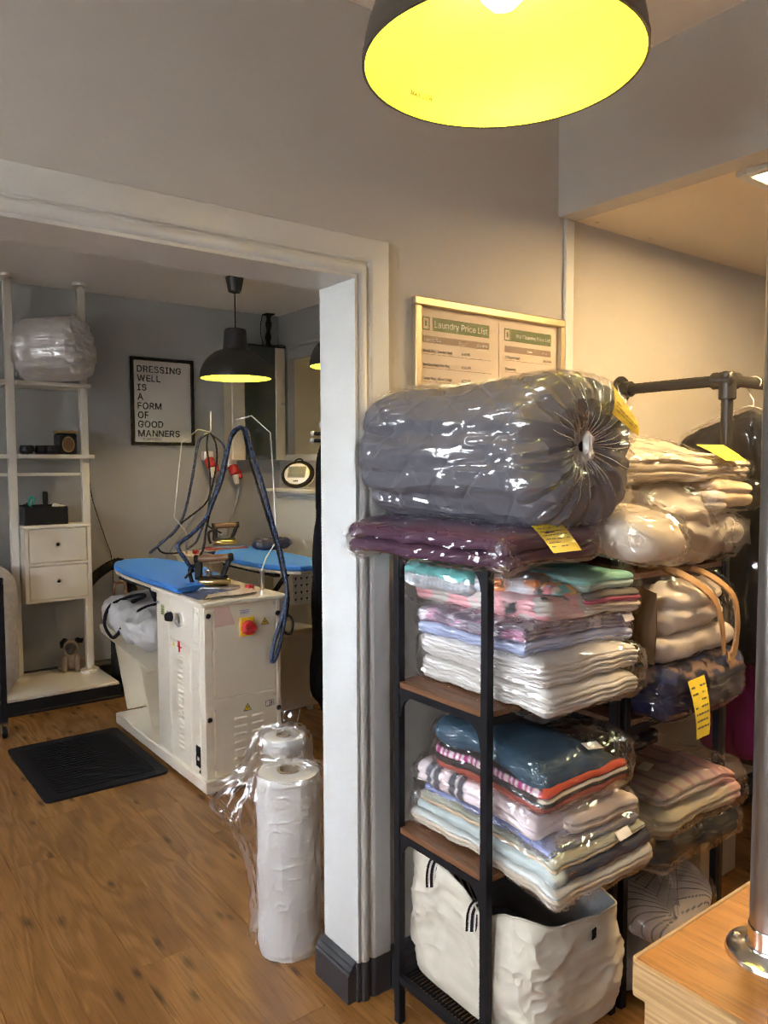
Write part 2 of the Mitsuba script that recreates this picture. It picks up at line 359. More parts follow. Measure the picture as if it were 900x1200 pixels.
# right wall of the pressing room with the recess beside the wall cupboard
HY0, HY1, HZ0, HZ1, RX = 4.20, 5.40, 1.58, 2.34, 3.14
structure('wall_pressing_room', cat(bx(RX, RX + 0.06, WY1, HY0, 0, CEIL), bx(RX, RX + 0.06, HY1, Y1, 0, CEIL), bx(RX, RX + 0.06, HY0, HY1, 0, HZ0), bx(RX, RX + 0.06, HY0, HY1, HZ1, CEIL)), 'mat_wall_blue', label='grey right wall of the pressing room with a wide recess')
structure('wall_recess', cat(bx(3.50, 3.56, HY0 - 0.05, HY1 + 0.05, HZ0 - 0.05, HZ1 + 0.05), bx(RX + 0.06, 3.50, HY1, HY1 + 0.05, HZ0 - 0.05, HZ1 + 0.05), bx(RX + 0.06, 3.50, HY0 - 0.05, HY0, HZ0 - 0.05, HZ1 + 0.05),
    bx(RX + 0.06, 3.50, HY0, HY1, HZ0 - 0.05, HZ0), bx(RX + 0.06, 3.50, HY0, HY1, HZ1, HZ1 + 0.05)), 'mat_cream_wall', label='cream lined recess in the pressing room wall')
structure('trim_recess', bx(RX - 0.03, RX + 0.05, HY0 - 0.03, HY1 - 0.005, HZ0 - 0.045, HZ0 + 0.004, 0.004), 'mat_white_paint', label='white sill under the cream recess')
structure('trim_picture_rail', cat(bx(RX - 0.018, RX, WY1, 5.39, 2.42, 2.445, 0.004), bx(RX - 0.008, RX, WY1, 5.39, 2.395, 2.405)), 'mat_wall_blue', label='grey picture rail on the pressing room wall')
# daylight side: shop window in front, window of the pressing room behind
def window_wall(n, y0, y1, oy0, oy1, oz0, oz1, wall, mat):
    structure(wall, cat(bx(X0 - 0.1, X0, y0, oy0, 0, CEIL), bx(X0 - 0.1, X0, oy1, y1, 0, CEIL), bx(X0 - 0.1, X0, oy0, oy1, 0, oz0), bx(X0 - 0.1, X0, oy0, oy1, oz1, CEIL)), mat)
    w = thing(f'window_{n}', 'white framed shop window', kind='structure')
    ms = [bx(X0 - 0.09, X0 - 0.02, a, b, c, d, 0.004) for a, b, c, d in ((oy0, oy0 + 0.05, oz0, oz1), (oy1 - 0.05, oy1, oz0, oz1), (oy0 + 0.05, oy1 - 0.05, oz0, oz0 + 0.05), (oy0 + 0.05, oy1 - 0.05, oz1 - 0.05, oz1))]
    mid = (oy0 + oy1) / 2; ms.append(bx(X0 - 0.08, X0 - 0.03, mid - 0.02, mid + 0.02, oz0 + 0.05, oz1 - 0.05))
    put(w, None, cat(*ms), 'mat_white_paint', False)
    for a, b in ((oy0 + 0.05, mid - 0.02), (mid + 0.02, oy1 - 0.05)):
        put(w, 'pane', trimesh.Trimesh([[X0 - 0.055, a, oz0 + 0.05], [X0 - 0.055, b, oz0 + 0.05], [X0 - 0.055, b, oz1 - 0.05], [X0 - 0.055, a, oz1 - 0.05]], [[0, 1, 2], [0, 2, 3]], process=False), 'mat_pane', False)
window_wall(1, Y0, WY0, -0.60, 1.25, 1.10, 2.25, 'wall_left', 'mat_wall')
window_wall(2, WY0, Y1, 2.05, 3.55, 1.2, 2.25, 'wall_left_pressing_room', 'mat_wall_blue')
# the alcove: beam, lower ceiling, trim
structure('beam', bx(2.009, 2.09, Y0, WY0, 2.305, CEIL), 'mat_wall', label='boxed grey beam over the alcove edge')
structure('ceiling_alcove', bx(2.0915, X1, Y0, WY0, 2.308, 2.36), 'mat_alcove_ceiling', label='lower alcove ceiling of painted board')
structure('trim_1', bx(2.033, 2.078, WY0 - 0.014, WY0, 0, 2.305, 0.004), 'mat_white_paint', label='white vertical strip on the wall under the beam end')
for x, l in ((2.16, 'small round screw head in the alcove ceiling, nearest the beam'), (2.46, 'small round screw head in the alcove ceiling, second from the beam'), (2.96, 'small round screw head in the alcove ceiling, farthest from the beam')):
    cs = thing('ceiling_screw', l, 'screw', 'screw heads along the alcove ceiling edge')
    put(cs, None, lathe([(1e-4, 2.303), (0.007, 2.304), (0.008, 2.308)], 12, (x, 1.66, 0)), 'mat_alcove_ceiling', True)
# door lining, moulded architrave and skirting
structure('door_lining', cat(bx(DX1, DX1 + 0.012, WY0 - 0.005, WY1 + 0.005, 0, DZ), bx(DX0 - 0.012, DX0, WY0 - 0.005, WY1 + 0.005, 0, DZ), bx(DX0 - 0.012, DX1 + 0.012, WY0 - 0.005, WY1 + 0.005, DZ, DZ + 0.012)), 'mat_white_paint', label='white lining of the wide doorway')
prof = [(0.0, -0.001), (0.0, 0.012), (0.007, 0.013), (0.010, 0.009)] + [(0.0245 - 0.0135 * math.cos(a), 0.009 + 0.0115 * math.sin(a)) for a in np.linspace(0.1, math.pi - 0.1, 9)] + [(0.040, 0.009), (0.043, 0.010), (0.046, 0.016), (0.052, 0.019), (0.056, 0.020), (0.1065, 0.020), (0.1085, 0.018), (0.1085, -0.001)]
def casing(stations):
    pr = np.array(prof); k = len(pr); v = np.vstack([[[s(u)[0], WY0 - t, s(u)[1]] for u, t in pr] for s in stations])
    f = []
    for i in range(len(stations) - 1):
        for j in range(k):
            a, b = i * k + j, i * k + (j + 1) % k; f += [(a, b, b + k), (a, b + k, a + k)]
    return trimesh.Trimesh(v, f, process=False)
structure('trim_2', casing([lambda u: (DX1 + u, 0.114), lambda u: (DX1 + u, DZ + u), lambda u: (DX0 - u, DZ + u), lambda u: (DX0 - u, 0.114)]), 'mat_white_paint', 25, label='white moulded door casing with a rounded bead')
structure('baseboard_casing', casing([lambda u: (DX1 + u * 1.01, 0.0), lambda u: (DX1 + u * 1.01, 0.1145)]), 'mat_skirting', 25, label='dark grey painted foot of the door casing')
sk = [(0, 0), (0.029, 0), (0.029, 0.082), (0.024, 0.086), (0.024, 0.092), (0.016, 0.100), (0.014, 0.107), (0.006, 0.113), (0, 0.115)]
def skirt(x0, x1, y):
    k = len(sk); v = [(x0, y - t, z) for t, z in sk] + [(x1, y - t, z) for t, z in sk]
    f = []
    for j in range(k): a, b = j, (j + 1) % k; f += [(a, b, b + k), (a, b + k, a + k)]
    for j in range(1, k - 1): f += [(0, j + 1, j), (k, k + j, k + j + 1)]
    return trimesh.Trimesh(np.array(v, float), np.array(f), process=False)
structure('baseboard_right', skirt(1.299, X1, WY0), 'mat_skirting', 25, label='dark grey skirting under the price list wall')
k_ = skirt(0, WY1 - WY0 + 0.015, 0); k_ = mv(k_, rz=-90); k_.apply_translation([DX1, WY1 + 0.012, 0])
structure('baseboard_jamb', k_, 'mat_skirting', 25, label='dark grey moulded skirting on the door jamb')
structure('baseboard_back', skirt(X0, RX, Y1), 'mat_skirting', 25)

# ------------------------------------------------------------------ lamps
def pendant(label, x, y, zr, R, outer, group=None, n=64, ceil=CEIL, mark=False, power=1.0):
    t = thing('pendant_lamp', label, 'lamp', group); s = R / 0.23; c = (x, y, 0)
    zt = zr + 0.185 * s                                                     # where the dome meets the neck
    dome = [(R * math.cos(a) ** 0.9 if a < 1.25 else 0, zr + 0.195 * s * math.sin(a)) for a in np.linspace(0.0, 1.22, 20)]
    neck = [(0.082 * s, zt), (0.078 * s, zt + 0.03 * s), (0.071 * s, zt + 0.118 * s), (0.066 * s, zt + 0.128 * s), (0.055 * s, zt + 0.132 * s), (0.006, zt + 0.134 * s)]
    out = [(R - 0.003, zr - 0.002), (R + 0.0015, zr - 0.002), (R + 0.0015, zr + 0.010)] + [q for q in dome[1:] if q[0] > 0.085 * s] + neck
    put(t, 'shade', lathe(out, n, c), outer, 35)
    inn = [(R - 0.003, zr - 0.0015)] + [(r - 0.004, z - 0.002) for r, z in dome[1:] if r > 0.085 * s] + [(0.076 * s, zt - 0.004), (0.070 * s, zt + 0.03 * s), (0.06 * s, zt + 0.11 * s), (1e-4, zt + 0.112 * s)]
    put(t, 'lining', lathe(inn, n, c), 'mat_lamp_inner', 35, label='yellow inside of the shade')
    put(t, 'canopy', lathe([(1e-4, ceil - 0.094), (0.036, ceil - 0.094), (0.042, ceil - 0.088), (0.058, ceil - 0.006), (0.056, ceil)], 32, c), 'mat_lamp_black', 35)
    put(t, 'cord', cyl((x, y, zt + 0.13 * s), (x, y, ceil - 0.09), 0.0042, 10), 'mat_black_plastic', True)
    put(t, 'socket', lathe([(1e-4, zt + 0.105 * s), (0.022, zt + 0.10 * s), (0.022, zt + 0.01), (1e-4, zt + 0.005)], 20, c), 'mat_white_plastic', 35)
    bz = zt - 0.052
    b = lathe([(1e-4, bz - 0.045), (0.02, bz - 0.041), (0.037, bz - 0.024), (0.044, bz), (0.037, bz + 0.024), (0.02, bz + 0.045), (0.014, bz + 0.058), (1e-4, bz + 0.058)], 24, c)
    k = put(t, 'bulb', b, 'mat_white_plastic', True, label='glowing round bulb')
    scene[k]['emitter'] = {'type': 'area', 'radiance': {'type': 'rgb', 'value': [LAMP * power * w for w in WARM]}}
    if mark:
        m = letters('MAX 23W', 0.0085, 0.0006, bold=True); v = m.vertices.copy(); a = math.radians(94) - v[:, 0] / R
        z = zr + 0.034 + v[:, 1]; rr = R * np.cos(np.arcsin(np.clip((z - zr) / (0.195 * s), 0, 1))) ** 0.9 - 0.005 - v[:, 2]
        put(t, 'printed_mark', trimesh.Trimesh(np.stack([x + rr * np.cos(a), y + rr * np.sin(a), z], 1), m.faces, process=False), 'mat_ink', False, label='small printed wattage mark')
    return t
pendant('large dark bronze pendant lamp overhead, its dome glowing yellow inside', 0.97, 0.944, 2.169, 0.235, 'mat_lamp_bronze', mark=True, n=96)
pendant('black dome pendant lamp hanging in front of the dark wall cupboard', 2.270, 4.563, 2.060, 0.228, 'mat_lamp_black', power=1.7)
pendant('black dome pendant lamp half hidden behind the white door jamb', 2.545, 3.68, 2.065, 0.228, 'mat_lamp_black', power=1.7)
cl = thing('ceiling_light', 'square warm light panel in the lower alcove ceiling', 'light')
x0, x1, y0, y1 = 2.10, 2.70, 0.55, 1.15
put(cl, 'frame', cat(bx(x0, x1, y0, y0 + 0.03, 2.29, 2.308, 0.003), bx(x0, x1, y1 - 0.03, y1, 2.29, 2.308, 0.003), bx(x0, x0 + 0.03, y0 + 0.03, y1 - 0.03, 2.29, 2.308, 0.003), bx(x1 - 0.03, x1, y0 + 0.03, y1 - 0.03, 2.29, 2.308, 0.003)), 'mat_white_paint', False)
k = put(cl, 'diffuser', bx(x0 + 0.03, x1 - 0.03, y0 + 0.03, y1 - 0.03, 2.297, 2.306), 'mat_white_plastic', False, label='glowing warm diffuser')
scene[k]['emitter'] = {'type': 'area', 'radiance': {'type': 'rgb', 'value': [PANEL * w for w in (1.0, 0.68, 0.32)]}}

# ------------------------------------------------------------------ price list on the wall
pb = thing('price_board', 'gold framed laundry price list behind glass on the grey wall', 'notice')
x0, x1, z0, z1 = 1.388, 2.026, 1.545, 1.972; y = WY0
put(pb, 'frame', cat(bx(x0, x1, y - 0.022, y - 0.001, z1 - 0.024, z1, 0.003), bx(x0, x1, y - 0.022, y - 0.001, z0, z0 + 0.024, 0.003), bx(x0, x0 + 0.024, y - 0.022, y - 0.001, z0 + 0.024, z1 - 0.024, 0.003), bx(x1 - 0.024, x1, y - 0.022, y - 0.001, z0 + 0.024, z1 - 0.024, 0.003)), 'mat_gold_frame', False)
xm = 1.732
put(pb, 'sheet', bx(x0 + 0.024, xm - 0.001, y - 0.006, y - 0.002, z0 + 0.024, z1 - 0.024), 'mat_paper_cream', False)
put(pb, 'sheet', bx(xm + 0.001, x1 - 0.024, y - 0.006, y - 0.002, z0 + 0.024, z1 - 0.024), 'mat_paper_cream', False)
yy = y - 0.0064
def strip(a, b, c, d, e=0.0): return bx(a, b, yy - e, y - 0.0055, c, d)
put(pb, 'header_band', strip(1.462, 1.690, 1.883, 1.921), 'mat_green_print', False)
put(pb, 'header_band', strip(1.784, 1.972, 1.883, 1.921), 'mat_green_print', False)
put(pb, 'subheader_band', strip(1.424, 1.690, 1.848, 1.868), 'mat_brown_print', False)
put(pb, 'subheader_band', strip(1.757, 1.972, 1.848, 1.868), 'mat_brown_print', False)
put(pb, 'rules', cat(*[strip(1.424, 1.700, z, z + 0.0012) for z in (1.815, 1.776, 1.737, 1.698, 1.659, 1.62)], *[strip(1.757, 1.98, z, z + 0.0012) for z in (1.823, 1.787, 1.751, 1.715, 1.679)]), 'mat_brown_print', False)
put(pb, 'logo', cat(*[bx(a, b, yy, y - 0.0055, c, d) for q in (1.424, 1.755) for a, b, c, d in ((q, q + 0.028, 1.917, 1.921), (q, q + 0.028, 1.883, 1.887), (q, q + 0.004, 1.887, 1.917), (q + 0.024, q + 0.028, 1.887, 1.917), (q + 0.010, q + 0.018, 1.894, 1.91))]), 'mat_green_print', False)
yt = yy - 0.0002
put(pb, 'heading', cat(on_wall_y(letters('Laundry Price List', 0.0185), 1.468, yt, 1.893), on_wall_y(letters('Dry Cleaning Price List', 0.011), 1.806, yt, 1.896)), 'mat_paper', False)
put(pb, 'subheading', cat(on_wall_y(letters('Laundry Bag', 0.008), 1.430, yt, 1.853), on_wall_y(letters('Price', 0.008), 1.566, yt, 1.853), on_wall_y(letters('Duration', 0.008), 1.640, yt, 1.853), on_wall_y(letters('Item', 0.007), 1.86, yt, 1.854), on_wall_y(letters('Price', 0.007), 1.93, yt, 1.854)), 'mat_paper', False)
rows = [('Small Bag   (under 5kg)', '£ 8.95', 1.822), ('Medium Bag 5 to 8kg', '£16.95', 1.783), ('Large Bag   (8 to 12kg)', '£23.95', 1.744), ('Single Duvet', '£18.00', 1.667), ('Double Duvet', '£20.00', 1.628)]
rows2 = [('2 Piece Suit', '£13.95', 1.829, ''), ('Trousers', '£ 7.50', 1.793, ''), ('Dress', '£ 9.95', 1.757, 'Starting from'), ('Skirt', '£ 7.50', 1.721, 'Plain'), ('Jacket', '£ 8.50', 1.685, '')]
put(pb, 'price_rows', cat(*[on_wall_y(letters(a, 0.0074), 1.426, yt, z) for a, b, z in rows], *[on_wall_y(letters(b, 0.0080), 1.576, yt, z) for a, b, z in rows],
    *[on_wall_y(letters(a, 0.0085), 1.758, yt, z) for a, b, z, c in rows2], *[on_wall_y(letters(b, 0.0085), 1.935, yt, z) for a, b, z, c in rows2], *[on_wall_y(letters(c, 0.0085), 1.826, yt, z) for a, b, z, c in rows2 if c]), 'mat_ink_soft', False)
put(pb, 'glass', trimesh.Trimesh([[x0 + 0.02, y - 0.013, z0 + 0.02], [x1 - 0.02, y - 0.013, z0 + 0.02], [x1 - 0.02, y - 0.013, z1 - 0.02], [x0 + 0.02, y - 0.013, z1 - 0.02]], [[0, 1, 2], [0, 2, 3]], process=False), 'mat_pane', False, label='glass front')

# ------------------------------------------------------------------ poster
po = thing('framed_poster', 'black framed poster with black words about dressing well', 'poster')
x0, x1, z0, z1, y = 1.922, 2.400, 1.650, 2.284, Y1; b = 0.022
put(po, 'frame', cat(bx(x0, x1, y - 0.026, y - 0.001, z1 - b, z1, 0.002), bx(x0, x1, y - 0.026, y - 0.001, z0, z0 + b, 0.002), bx(x0, x0 + b, y - 0.026, y - 0.001, z0 + b, z1 - b, 0.002), bx(x1 - b, x1, y - 0.026, y - 0.001, z0 + b, z1 - b, 0.002)), 'mat_black_plastic', False)
put(po, 'print_sheet', bx(x0 + b, x1 - b, y - 0.010, y - 0.004, z0 + b, z1 - b), 'mat_paper', False)
ls = []
for i, w in enumerate(('DRESSING', 'WELL', 'IS', 'A', 'FORM', 'OF', 'GOOD', 'MANNERS')):
    m = letters(w, 0.0455, 0.0008, 0.0075, bold=True); ls.append(on_wall_y(m, 1.972, y - 0.0102, 2.178 - 0.0665 * i))
put(po, 'lettering', cat(*ls), 'mat_ink', False, label='black capital lettering')
put(po, 'signature', on_wall_y(letters('- TOM FORD', 0.019, 0.0008, 0.0025), 1.985, y - 0.0102, 1.683), 'mat_ink', False)

# ------------------------------------------------------------------ pressing room: white shelf unit
pf = thing('plinth_platform', 'low platform with a pale board top and black front edge under the white shelves', 'platform')
put(pf, 'frame', cat(bx(0.30, 1.618, 4.955, 5.525, 0.0, 0.085, 0.004), bx(0.30, 1.628, 4.945, 4.957, 0.0, 0.018, 0.003)), 'mat_black_plastic', False, label='black painted edge')
put(pf, 'board', bx(0.30, 1.60, 4.950, 5.525, 0.087, 0.107, 0.003), 'mat_shelf_white', False, label='pale board top')
su = thing('shelf_unit', 'white floor to ceiling shelf unit with two poles and three boards', 'shelf')
PX = (1.081, 1.527)
for x in PX:
    put(su, 'pole', bx(x - 0.024, x + 0.024, 5.30, 5.345, 0.150, 2.665, 0.004), 'mat_shelf_white', False)
    put(su, 'foot', lathe([(1e-4, 0.108), (0.062, 0.108), (0.062, 0.122), (0.056, 0.128), (0.014, 0.130), (0.014, 0.152)], 28, (x, 5.323, 0)), 'mat_shelf_white', 35)
    put(su, 'ceiling_foot', lathe([(0.014, 2.66), (0.014, 2.678), (0.052, 2.680), (0.056, 2.698), (1e-4, 2.699)], 28, (x, 5.323, 0)), 'mat_shelf_white', 35)
for z, xe in ((2.012, 1.56), (1.548, 1.575)):
    put(su, 'shelf_board', bx(1.106, xe, 5.255, 5.53, z, z + 0.026, 0.003), 'mat_shelf_white', False)
    put(su, 'shelf_board', bx(0.45, 1.056, 5.255, 5.53, z, z + 0.026, 0.003), 'mat_shelf_white', False)
put(su, 'cross_bar', bx(1.106, 1.503, 5.325, 5.34, 1.435, 1.455), 'mat_shelf_white', False)
put(su, 'cross_bar', bx(0.45, 1.056, 5.325, 5.34, 1.435, 1.455), 'mat_shelf_white', False)
du = thing('drawer_unit', 'white two drawer unit with round black finger holes hung between the poles', 'drawers')
dx0, dx1, dy = 1.112, 1.515, 5.195
put(du, 'body', cat(bx(dx0, dx1, dy + 0.012, 5.395, 0.628, 0.640, 0.002), bx(dx0, dx0 + 0.014, dy + 0.012, 5.395, 0.640, 1.102), bx(dx1 - 0.014, dx1, dy + 0.012, 5.395, 0.640, 1.102), bx(dx0 - 0.006, dx1 + 0.006, dy - 0.004, 5.395, 1.102, 1.122, 0.003),
    bx(dx0, dx1, dy, 5.395, 0.862, 0.882, 0.002), bx(dx0 - 0.001, dx0 + 0.022, dy, dy + 0.014, 0.628, 1.102), bx(dx1 - 0.022, dx1 + 0.001, dy, dy + 0.014, 0.628, 1.102), bx(dx0 + 0.02, dx1 - 0.02, dy, dy + 0.014, 0.628, 0.646)), 'mat_shelf_white', False)
for z0, z1 in ((0.649, 0.859), (0.885, 1.099)):
    d = put(du, 'drawer', cat(bx(dx0 + 0.025, dx1 - 0.025, dy + 0.002, dy + 0.016, z0, z1, 0.002), bx(dx0 + 0.03, dx1 - 0.03, dy + 0.016, 5.38, z0 + 0.01, z1 - 0.03)), 'mat_shelf_white', False)
    xc, zc = (dx0 + dx1) / 2 - 0.003, (z0 + z1) / 2 + 0.004
    put(d, 'finger_hole', mv(lathe([(1e-4, 0.0), (0.011, 0.0)], 20), (xc, dy - 0.0005, zc), rx=90), 'mat_rubber', False, label='black finger hole')
    put(d, 'hole_ring', mv(lathe([(0.011, -0.001), (0.012, 0.003), (0.018, 0.003), (0.021, 0.0), (0.021, -0.002)], 24), (xc, dy + 0.001, zc), rx=90), 'mat_white_plastic', 35)
# bubble wrap roll on the upper shelf
br = thing('plastic_film_bundle', 'large crumpled roll of clear bubble wrap on the top shelf', 'plastic roll')
def bub(p, n, c):
    e = np.abs(n[:, 0])
    return 0.022 * (nz(p, 8, 4) - 0.5) + (0.004 + 0.026 * e) * (ridge(p, (18, 22, 22), 6, 1, 1) - 0.6) + 0.004 * (ridge(p, (4, 40, 40), 8, 2) - 0.3) + 0.012 * e * (ridge(p, (44, 44, 44), 9, 1) - 0.5)
m, p, n, c = soft((0.225, 0.200, 0.200), (0.085, 0.195, 0.195), (80, 90, 90), bub, None, (1.335, 5.250, 2.242), (0, -3, -38))
g = np.clip(0.74 + 0.16 * (nz(p, 30, 6, 2) - 0.5) + 0.10 * (nz(p, 90, 3, 2) - 0.5), 0.3, 0.85)
put(br, 'roll', m, 'mat_vc_wrapped', True, color=g[:, None] * np.array([0.98, 0.96, 0.94]))
m, *_ = soft((0.229, 0.204, 0.203), (0.09, 0.197, 0.197), (120, 120, 120), lambda p, n, c: bub(p, n, c) + 0.009 * (ridge(p, (30, 34, 34), 2, 3, 2) - 0.3) * (0.2 + np.abs(n[:, 0])), None, (1.335, 5.250, 2.244), (0, -3, -38))
put(br, 'outer_film', m, 'mat_film', True)
# small things on the shelf
cu = None
for i, (x, yv, q) in enumerate(((1.168, 5.31, 0), (1.262, 5.34, 1), (1.322, 5.30, 2))):
    cu = thing('candle_holder', ('small faceted black glass candle holder, leftmost on the middle shelf', 'small faceted black glass candle holder, middle of three on the shelf', 'small faceted black glass candle holder next to the candle tin')[i], 'candle holder', 'black candle holders on the shelf')
    pts = [(r * math.cos(a), r * math.sin(a), z) for r, z, o in ((0.030, 0.0, 0), (0.047, 0.022, 0.3), (0.040, 0.058, 0)) for a in np.arange(9) * 2 * np.pi / 9 + o + q]
    put(cu, None, trimesh.convex.convex_hull(np.array(pts) + [x, yv, 1.5745]), 'mat_black_gloss', False)
ct = thing('candle_tin', 'boxy black candle tin with a brown oval label and copper lid', 'candle')
put(ct, 'body', bx(1.352, 1.475, 5.285, 5.40, 1.5745, 1.712, 0.012), 'mat_black_plastic', 30)
put(ct, 'lid', bx(1.350, 1.477, 5.283, 5.402, 1.712, 1.732, 0.006), 'mat_brass', 30)
ov = mv(lathe([(1e-4, 0.0), (0.034, 0.0), (0.036, -0.0015)], 32), (0, 0, 0)); ov.apply_scale([1, 1.35, 1]); ov = mv(ov, (1.416, 5.2835, 1.640), rx=90)
put(ct, 'oval_label', ov, 'mat_brown_wood', False)
put(ct, 'oval_border', mv(lathe([(0.034, 0), (0.039, 0.0008), (0.039, -0.002)], 32), (0, 0, 0)).apply_scale([1, 1.33, 1]).apply_transform(trimesh.transformations.rotation_matrix(math.pi / 2, [1, 0, 0])).apply_translation([1.416, 5.2838, 1.640]), 'mat_brass', False)
# organiser box with tools on the drawers
ob = thing('organiser_box', 'black open organiser box on top of the drawer unit', 'box')
ox0, ox1, oy0, oy1, oz = 1.130, 1.392, 5.245, 5.40, 1.1225
put(ob, 'tray', cat(bx(ox0, ox1, oy0, oy1, oz, oz + 0.006), bx(ox0, ox1, oy0, oy0 + 0.006, oz + 0.006, oz + 0.115, 0.001), bx(ox0, ox1, oy1 - 0.006, oy1, oz + 0.006, oz + 0.125), bx(ox0, ox0 + 0.006, oy0 + 0.006, oy1 - 0.006, oz + 0.006, oz + 0.115), bx(ox1 - 0.006, ox1, oy0 + 0.006, oy1 - 0.006, oz + 0.006, oz + 0.115)), 'mat_black_plastic', False)
put(ob, 'divider', bx(1.225, 1.230, oy0 + 0.006, oy1 - 0.006, oz + 0.006, oz + 0.105), 'mat_black_plastic', False)
put(ob, 'divider', bx(1.310, 1.315, oy0 + 0.006, oy1 - 0.006, oz + 0.006, oz + 0.105), 'mat_black_plastic', False)
sd = thing('screwdriver', 'screwdriver with a thick black handle standing in the organiser box', 'screwdriver')
put(sd, 'handle', lathe([(1e-4, 1.337), (0.012, 1.335), (0.0165, 1.325), (0.0165, 1.260), (0.011, 1.245), (0.015, 1.230), (0.008, 1.225), (1e-4, 1.225)], 20, (1.272, 5.32, 0)), 'mat_rubber', 35)
put(sd, 'shaft', cyl((1.272, 5.32, 1.13), (1.272, 5.32, 1.230), 0.004, 10), 'mat_chrome', True)
pr_ = thing('scissors', 'scissors with teal green handles in the organiser box', 'scissors')
for a, o in ((-10, 0), (8, 0.010)):
    loop = [(0.014 * math.cos(q) , 0, 0.030 * math.sin(q)) for q in np.linspace(0, 2 * np.pi, 18)]
    put(pr_, 'handle_loop', mv(tube(loop, 0.0045, 8, caps=False), (1.178 + o, 5.30 + o, 1.275), ry=20 + a), 'mat_teal', True)
put(pr_, 'blades', mv(bx(-0.006, 0.006, -0.002, 0.002, -0.10, 0.0, 0.001), (1.180, 5.305, 1.236), ry=14), 'mat_chrome', False)
tg = thing('glue_pack', 'small white packet sticking out of the organiser box', 'packet')
put(tg, None, mv(bx(-0.042, 0.042, -0.012, 0.012, -0.05, 0.045, 0.006), (1.348, 5.315, 1.205), ry=14, rx=-12), 'mat_white_plastic', 30)
hk = thing('pliers', 'dark pliers with curved grips leaning in the left of the organiser box', 'pliers')
put(hk, 'grip', tube(spline([(1.150, 5.30, 1.14), (1.155, 5.30, 1.22), (1.140, 5.30, 1.258)], 12), 0.006, 8), 'mat_rubber', True)
put(hk, 'grip', tube(spline([(1.158, 5.31, 1.14), (1.165, 5.31, 1.22), (1.158, 5.31, 1.265)], 12), 0.006, 8), 'mat_rubber', True)

# plush dog on the platform
def blob(parts, step=0.012, it=6):
    """one smooth body from hulls of sphere pairs"""
    ms = []
    for a, ra, b, rb in parts:
        A = m3.Manifold.sphere(ra, 24).translate(a); B = m3.Manifold.sphere(rb, 24).translate(b); ms.append(m3.Manifold.batch_hull([A, B]))
    m = m3.Manifold.batch_boolean(ms, m3.OpType.Add).refine_to_length(step).to_mesh()
    t = trimesh.Trimesh(m.vert_properties[:, :3], m.tri_verts, process=True); trimesh.smoothing.filter_taubin(t, iterations=it); return t
dg = thing('plush_dog', 'small brown plush pug sitting on the platform by the right pole', 'plush toy')
DL = (1.435, 5.420, 0.108)
bd = blob([((0, 0.02, 0.055), 0.055, (0, 0.0, 0.11), 0.045), ((0, 0, 0.11), 0.044, (0.0, -0.018, 0.165), 0.052), ((0, -0.03, 0.155), 0.034, (0, -0.062, 0.145), 0.026),
    ((-0.036, -0.02, 0.095), 0.02, (-0.040, -0.055, 0.016), 0.016), ((0.036, -0.02, 0.095), 0.02, (0.040, -0.055, 0.016), 0.016), ((-0.055, 0.03, 0.035), 0.034, (-0.065, -0.03, 0.018), 0.018), ((0.055, 0.03, 0.035), 0.034, (0.065, -0.03, 0.018), 0.018)], 0.007)
v = bd.vertices; v = v + bd.vertex_normals * (0.003 * (meshkit.noise(v * 160) - 0.5))[:, None]; bd.vertices = v
cc = lerp((0.20, 0.14, 0.085), (0.30, 0.215, 0.135), meshkit.noise(v * 60)); muz = sm(-0.048, -0.060, v[:, 1]) * sm(0.12, 0.13, v[:, 2]); cc = lerp(cc, (0.022, 0.015, 0.012), muz)
bd = mv(bd, DL, rz=-20)
put(dg, 'body', bd, 'mat_vc', True, color=cc)
def dpt(x, y, z): a = math.radians(-20); return (DL[0] + x * math.cos(a) - y * math.sin(a), DL[1] + x * math.sin(a) + y * math.cos(a), DL[2] + z)
for s in (-1, 1):
    e = blob([((0, 0, 0), 0.020, (s * 0.022, -0.008, -0.006), 0.013), ((s * 0.022, -0.008, -0.006), 0.013, (s * 0.026, -0.02, -0.034 if s < 0 else 0.008), 0.009)], 0.006, 4)
    put(dg, 'ear', mv(e, dpt(s * 0.040, -0.014, 0.206)), 'mat_black_cloth', True, label='dark floppy ear')
    ey = trimesh.creation.icosphere(2, 0.0075); put(dg, 'eye', mv(ey, dpt(s * 0.022, -0.062, 0.182)), 'mat_dark_glass', True)
ns = trimesh.creation.icosphere(2, 0.009); put(dg, 'nose', mv(ns, dpt(0, -0.088, 0.153)), 'mat_dark_glass', True)

# grey fleece bag and the black rolling rack at the left edge
fb = thing('fleece_duvet', 'light grey fleece duvet standing on the platform at the left edge', 'duvet')
m, p, n, c = soft((0.24, 0.20, 0.395), (0.12, 0.12, 0.14), (30, 30, 50), lambda p, n, c: 0.03 * (nz(p, 6, 3) - 0.5) + 0.006 * (nz(p, 60, 8, 2) - 0.5), None, (0.80, 5.20, 0.500))
put(fb, None, m, 'mat_vc', True, color=lerp((0.36, 0.35, 0.34), (0.56, 0.54, 0.52), nz(p, 50, 5, 2)))
rr = thing('rolling_rack', 'black rolling clothes rack with a castor at the left picture edge', 'clothes rack')
put(rr, 'post', bx(0.836, 0.868, 4.585, 4.615, 0.105, 0.86, 0.003), 'mat_black_metal', False)
put(rr, 'base_rail', bx(0.20, 0.868, 4.585, 4.615, 0.085, 0.117, 0.003), 'mat_black_metal', False)
put(rr, 'top_rail', bx(0.20, 0.868, 4.585, 4.615, 0.86, 0.89, 0.003), 'mat_black_metal', False)
put(rr, 'post', bx(0.20, 0.232, 4.585, 4.615, 0.117, 0.86, 0.003), 'mat_black_metal', False)
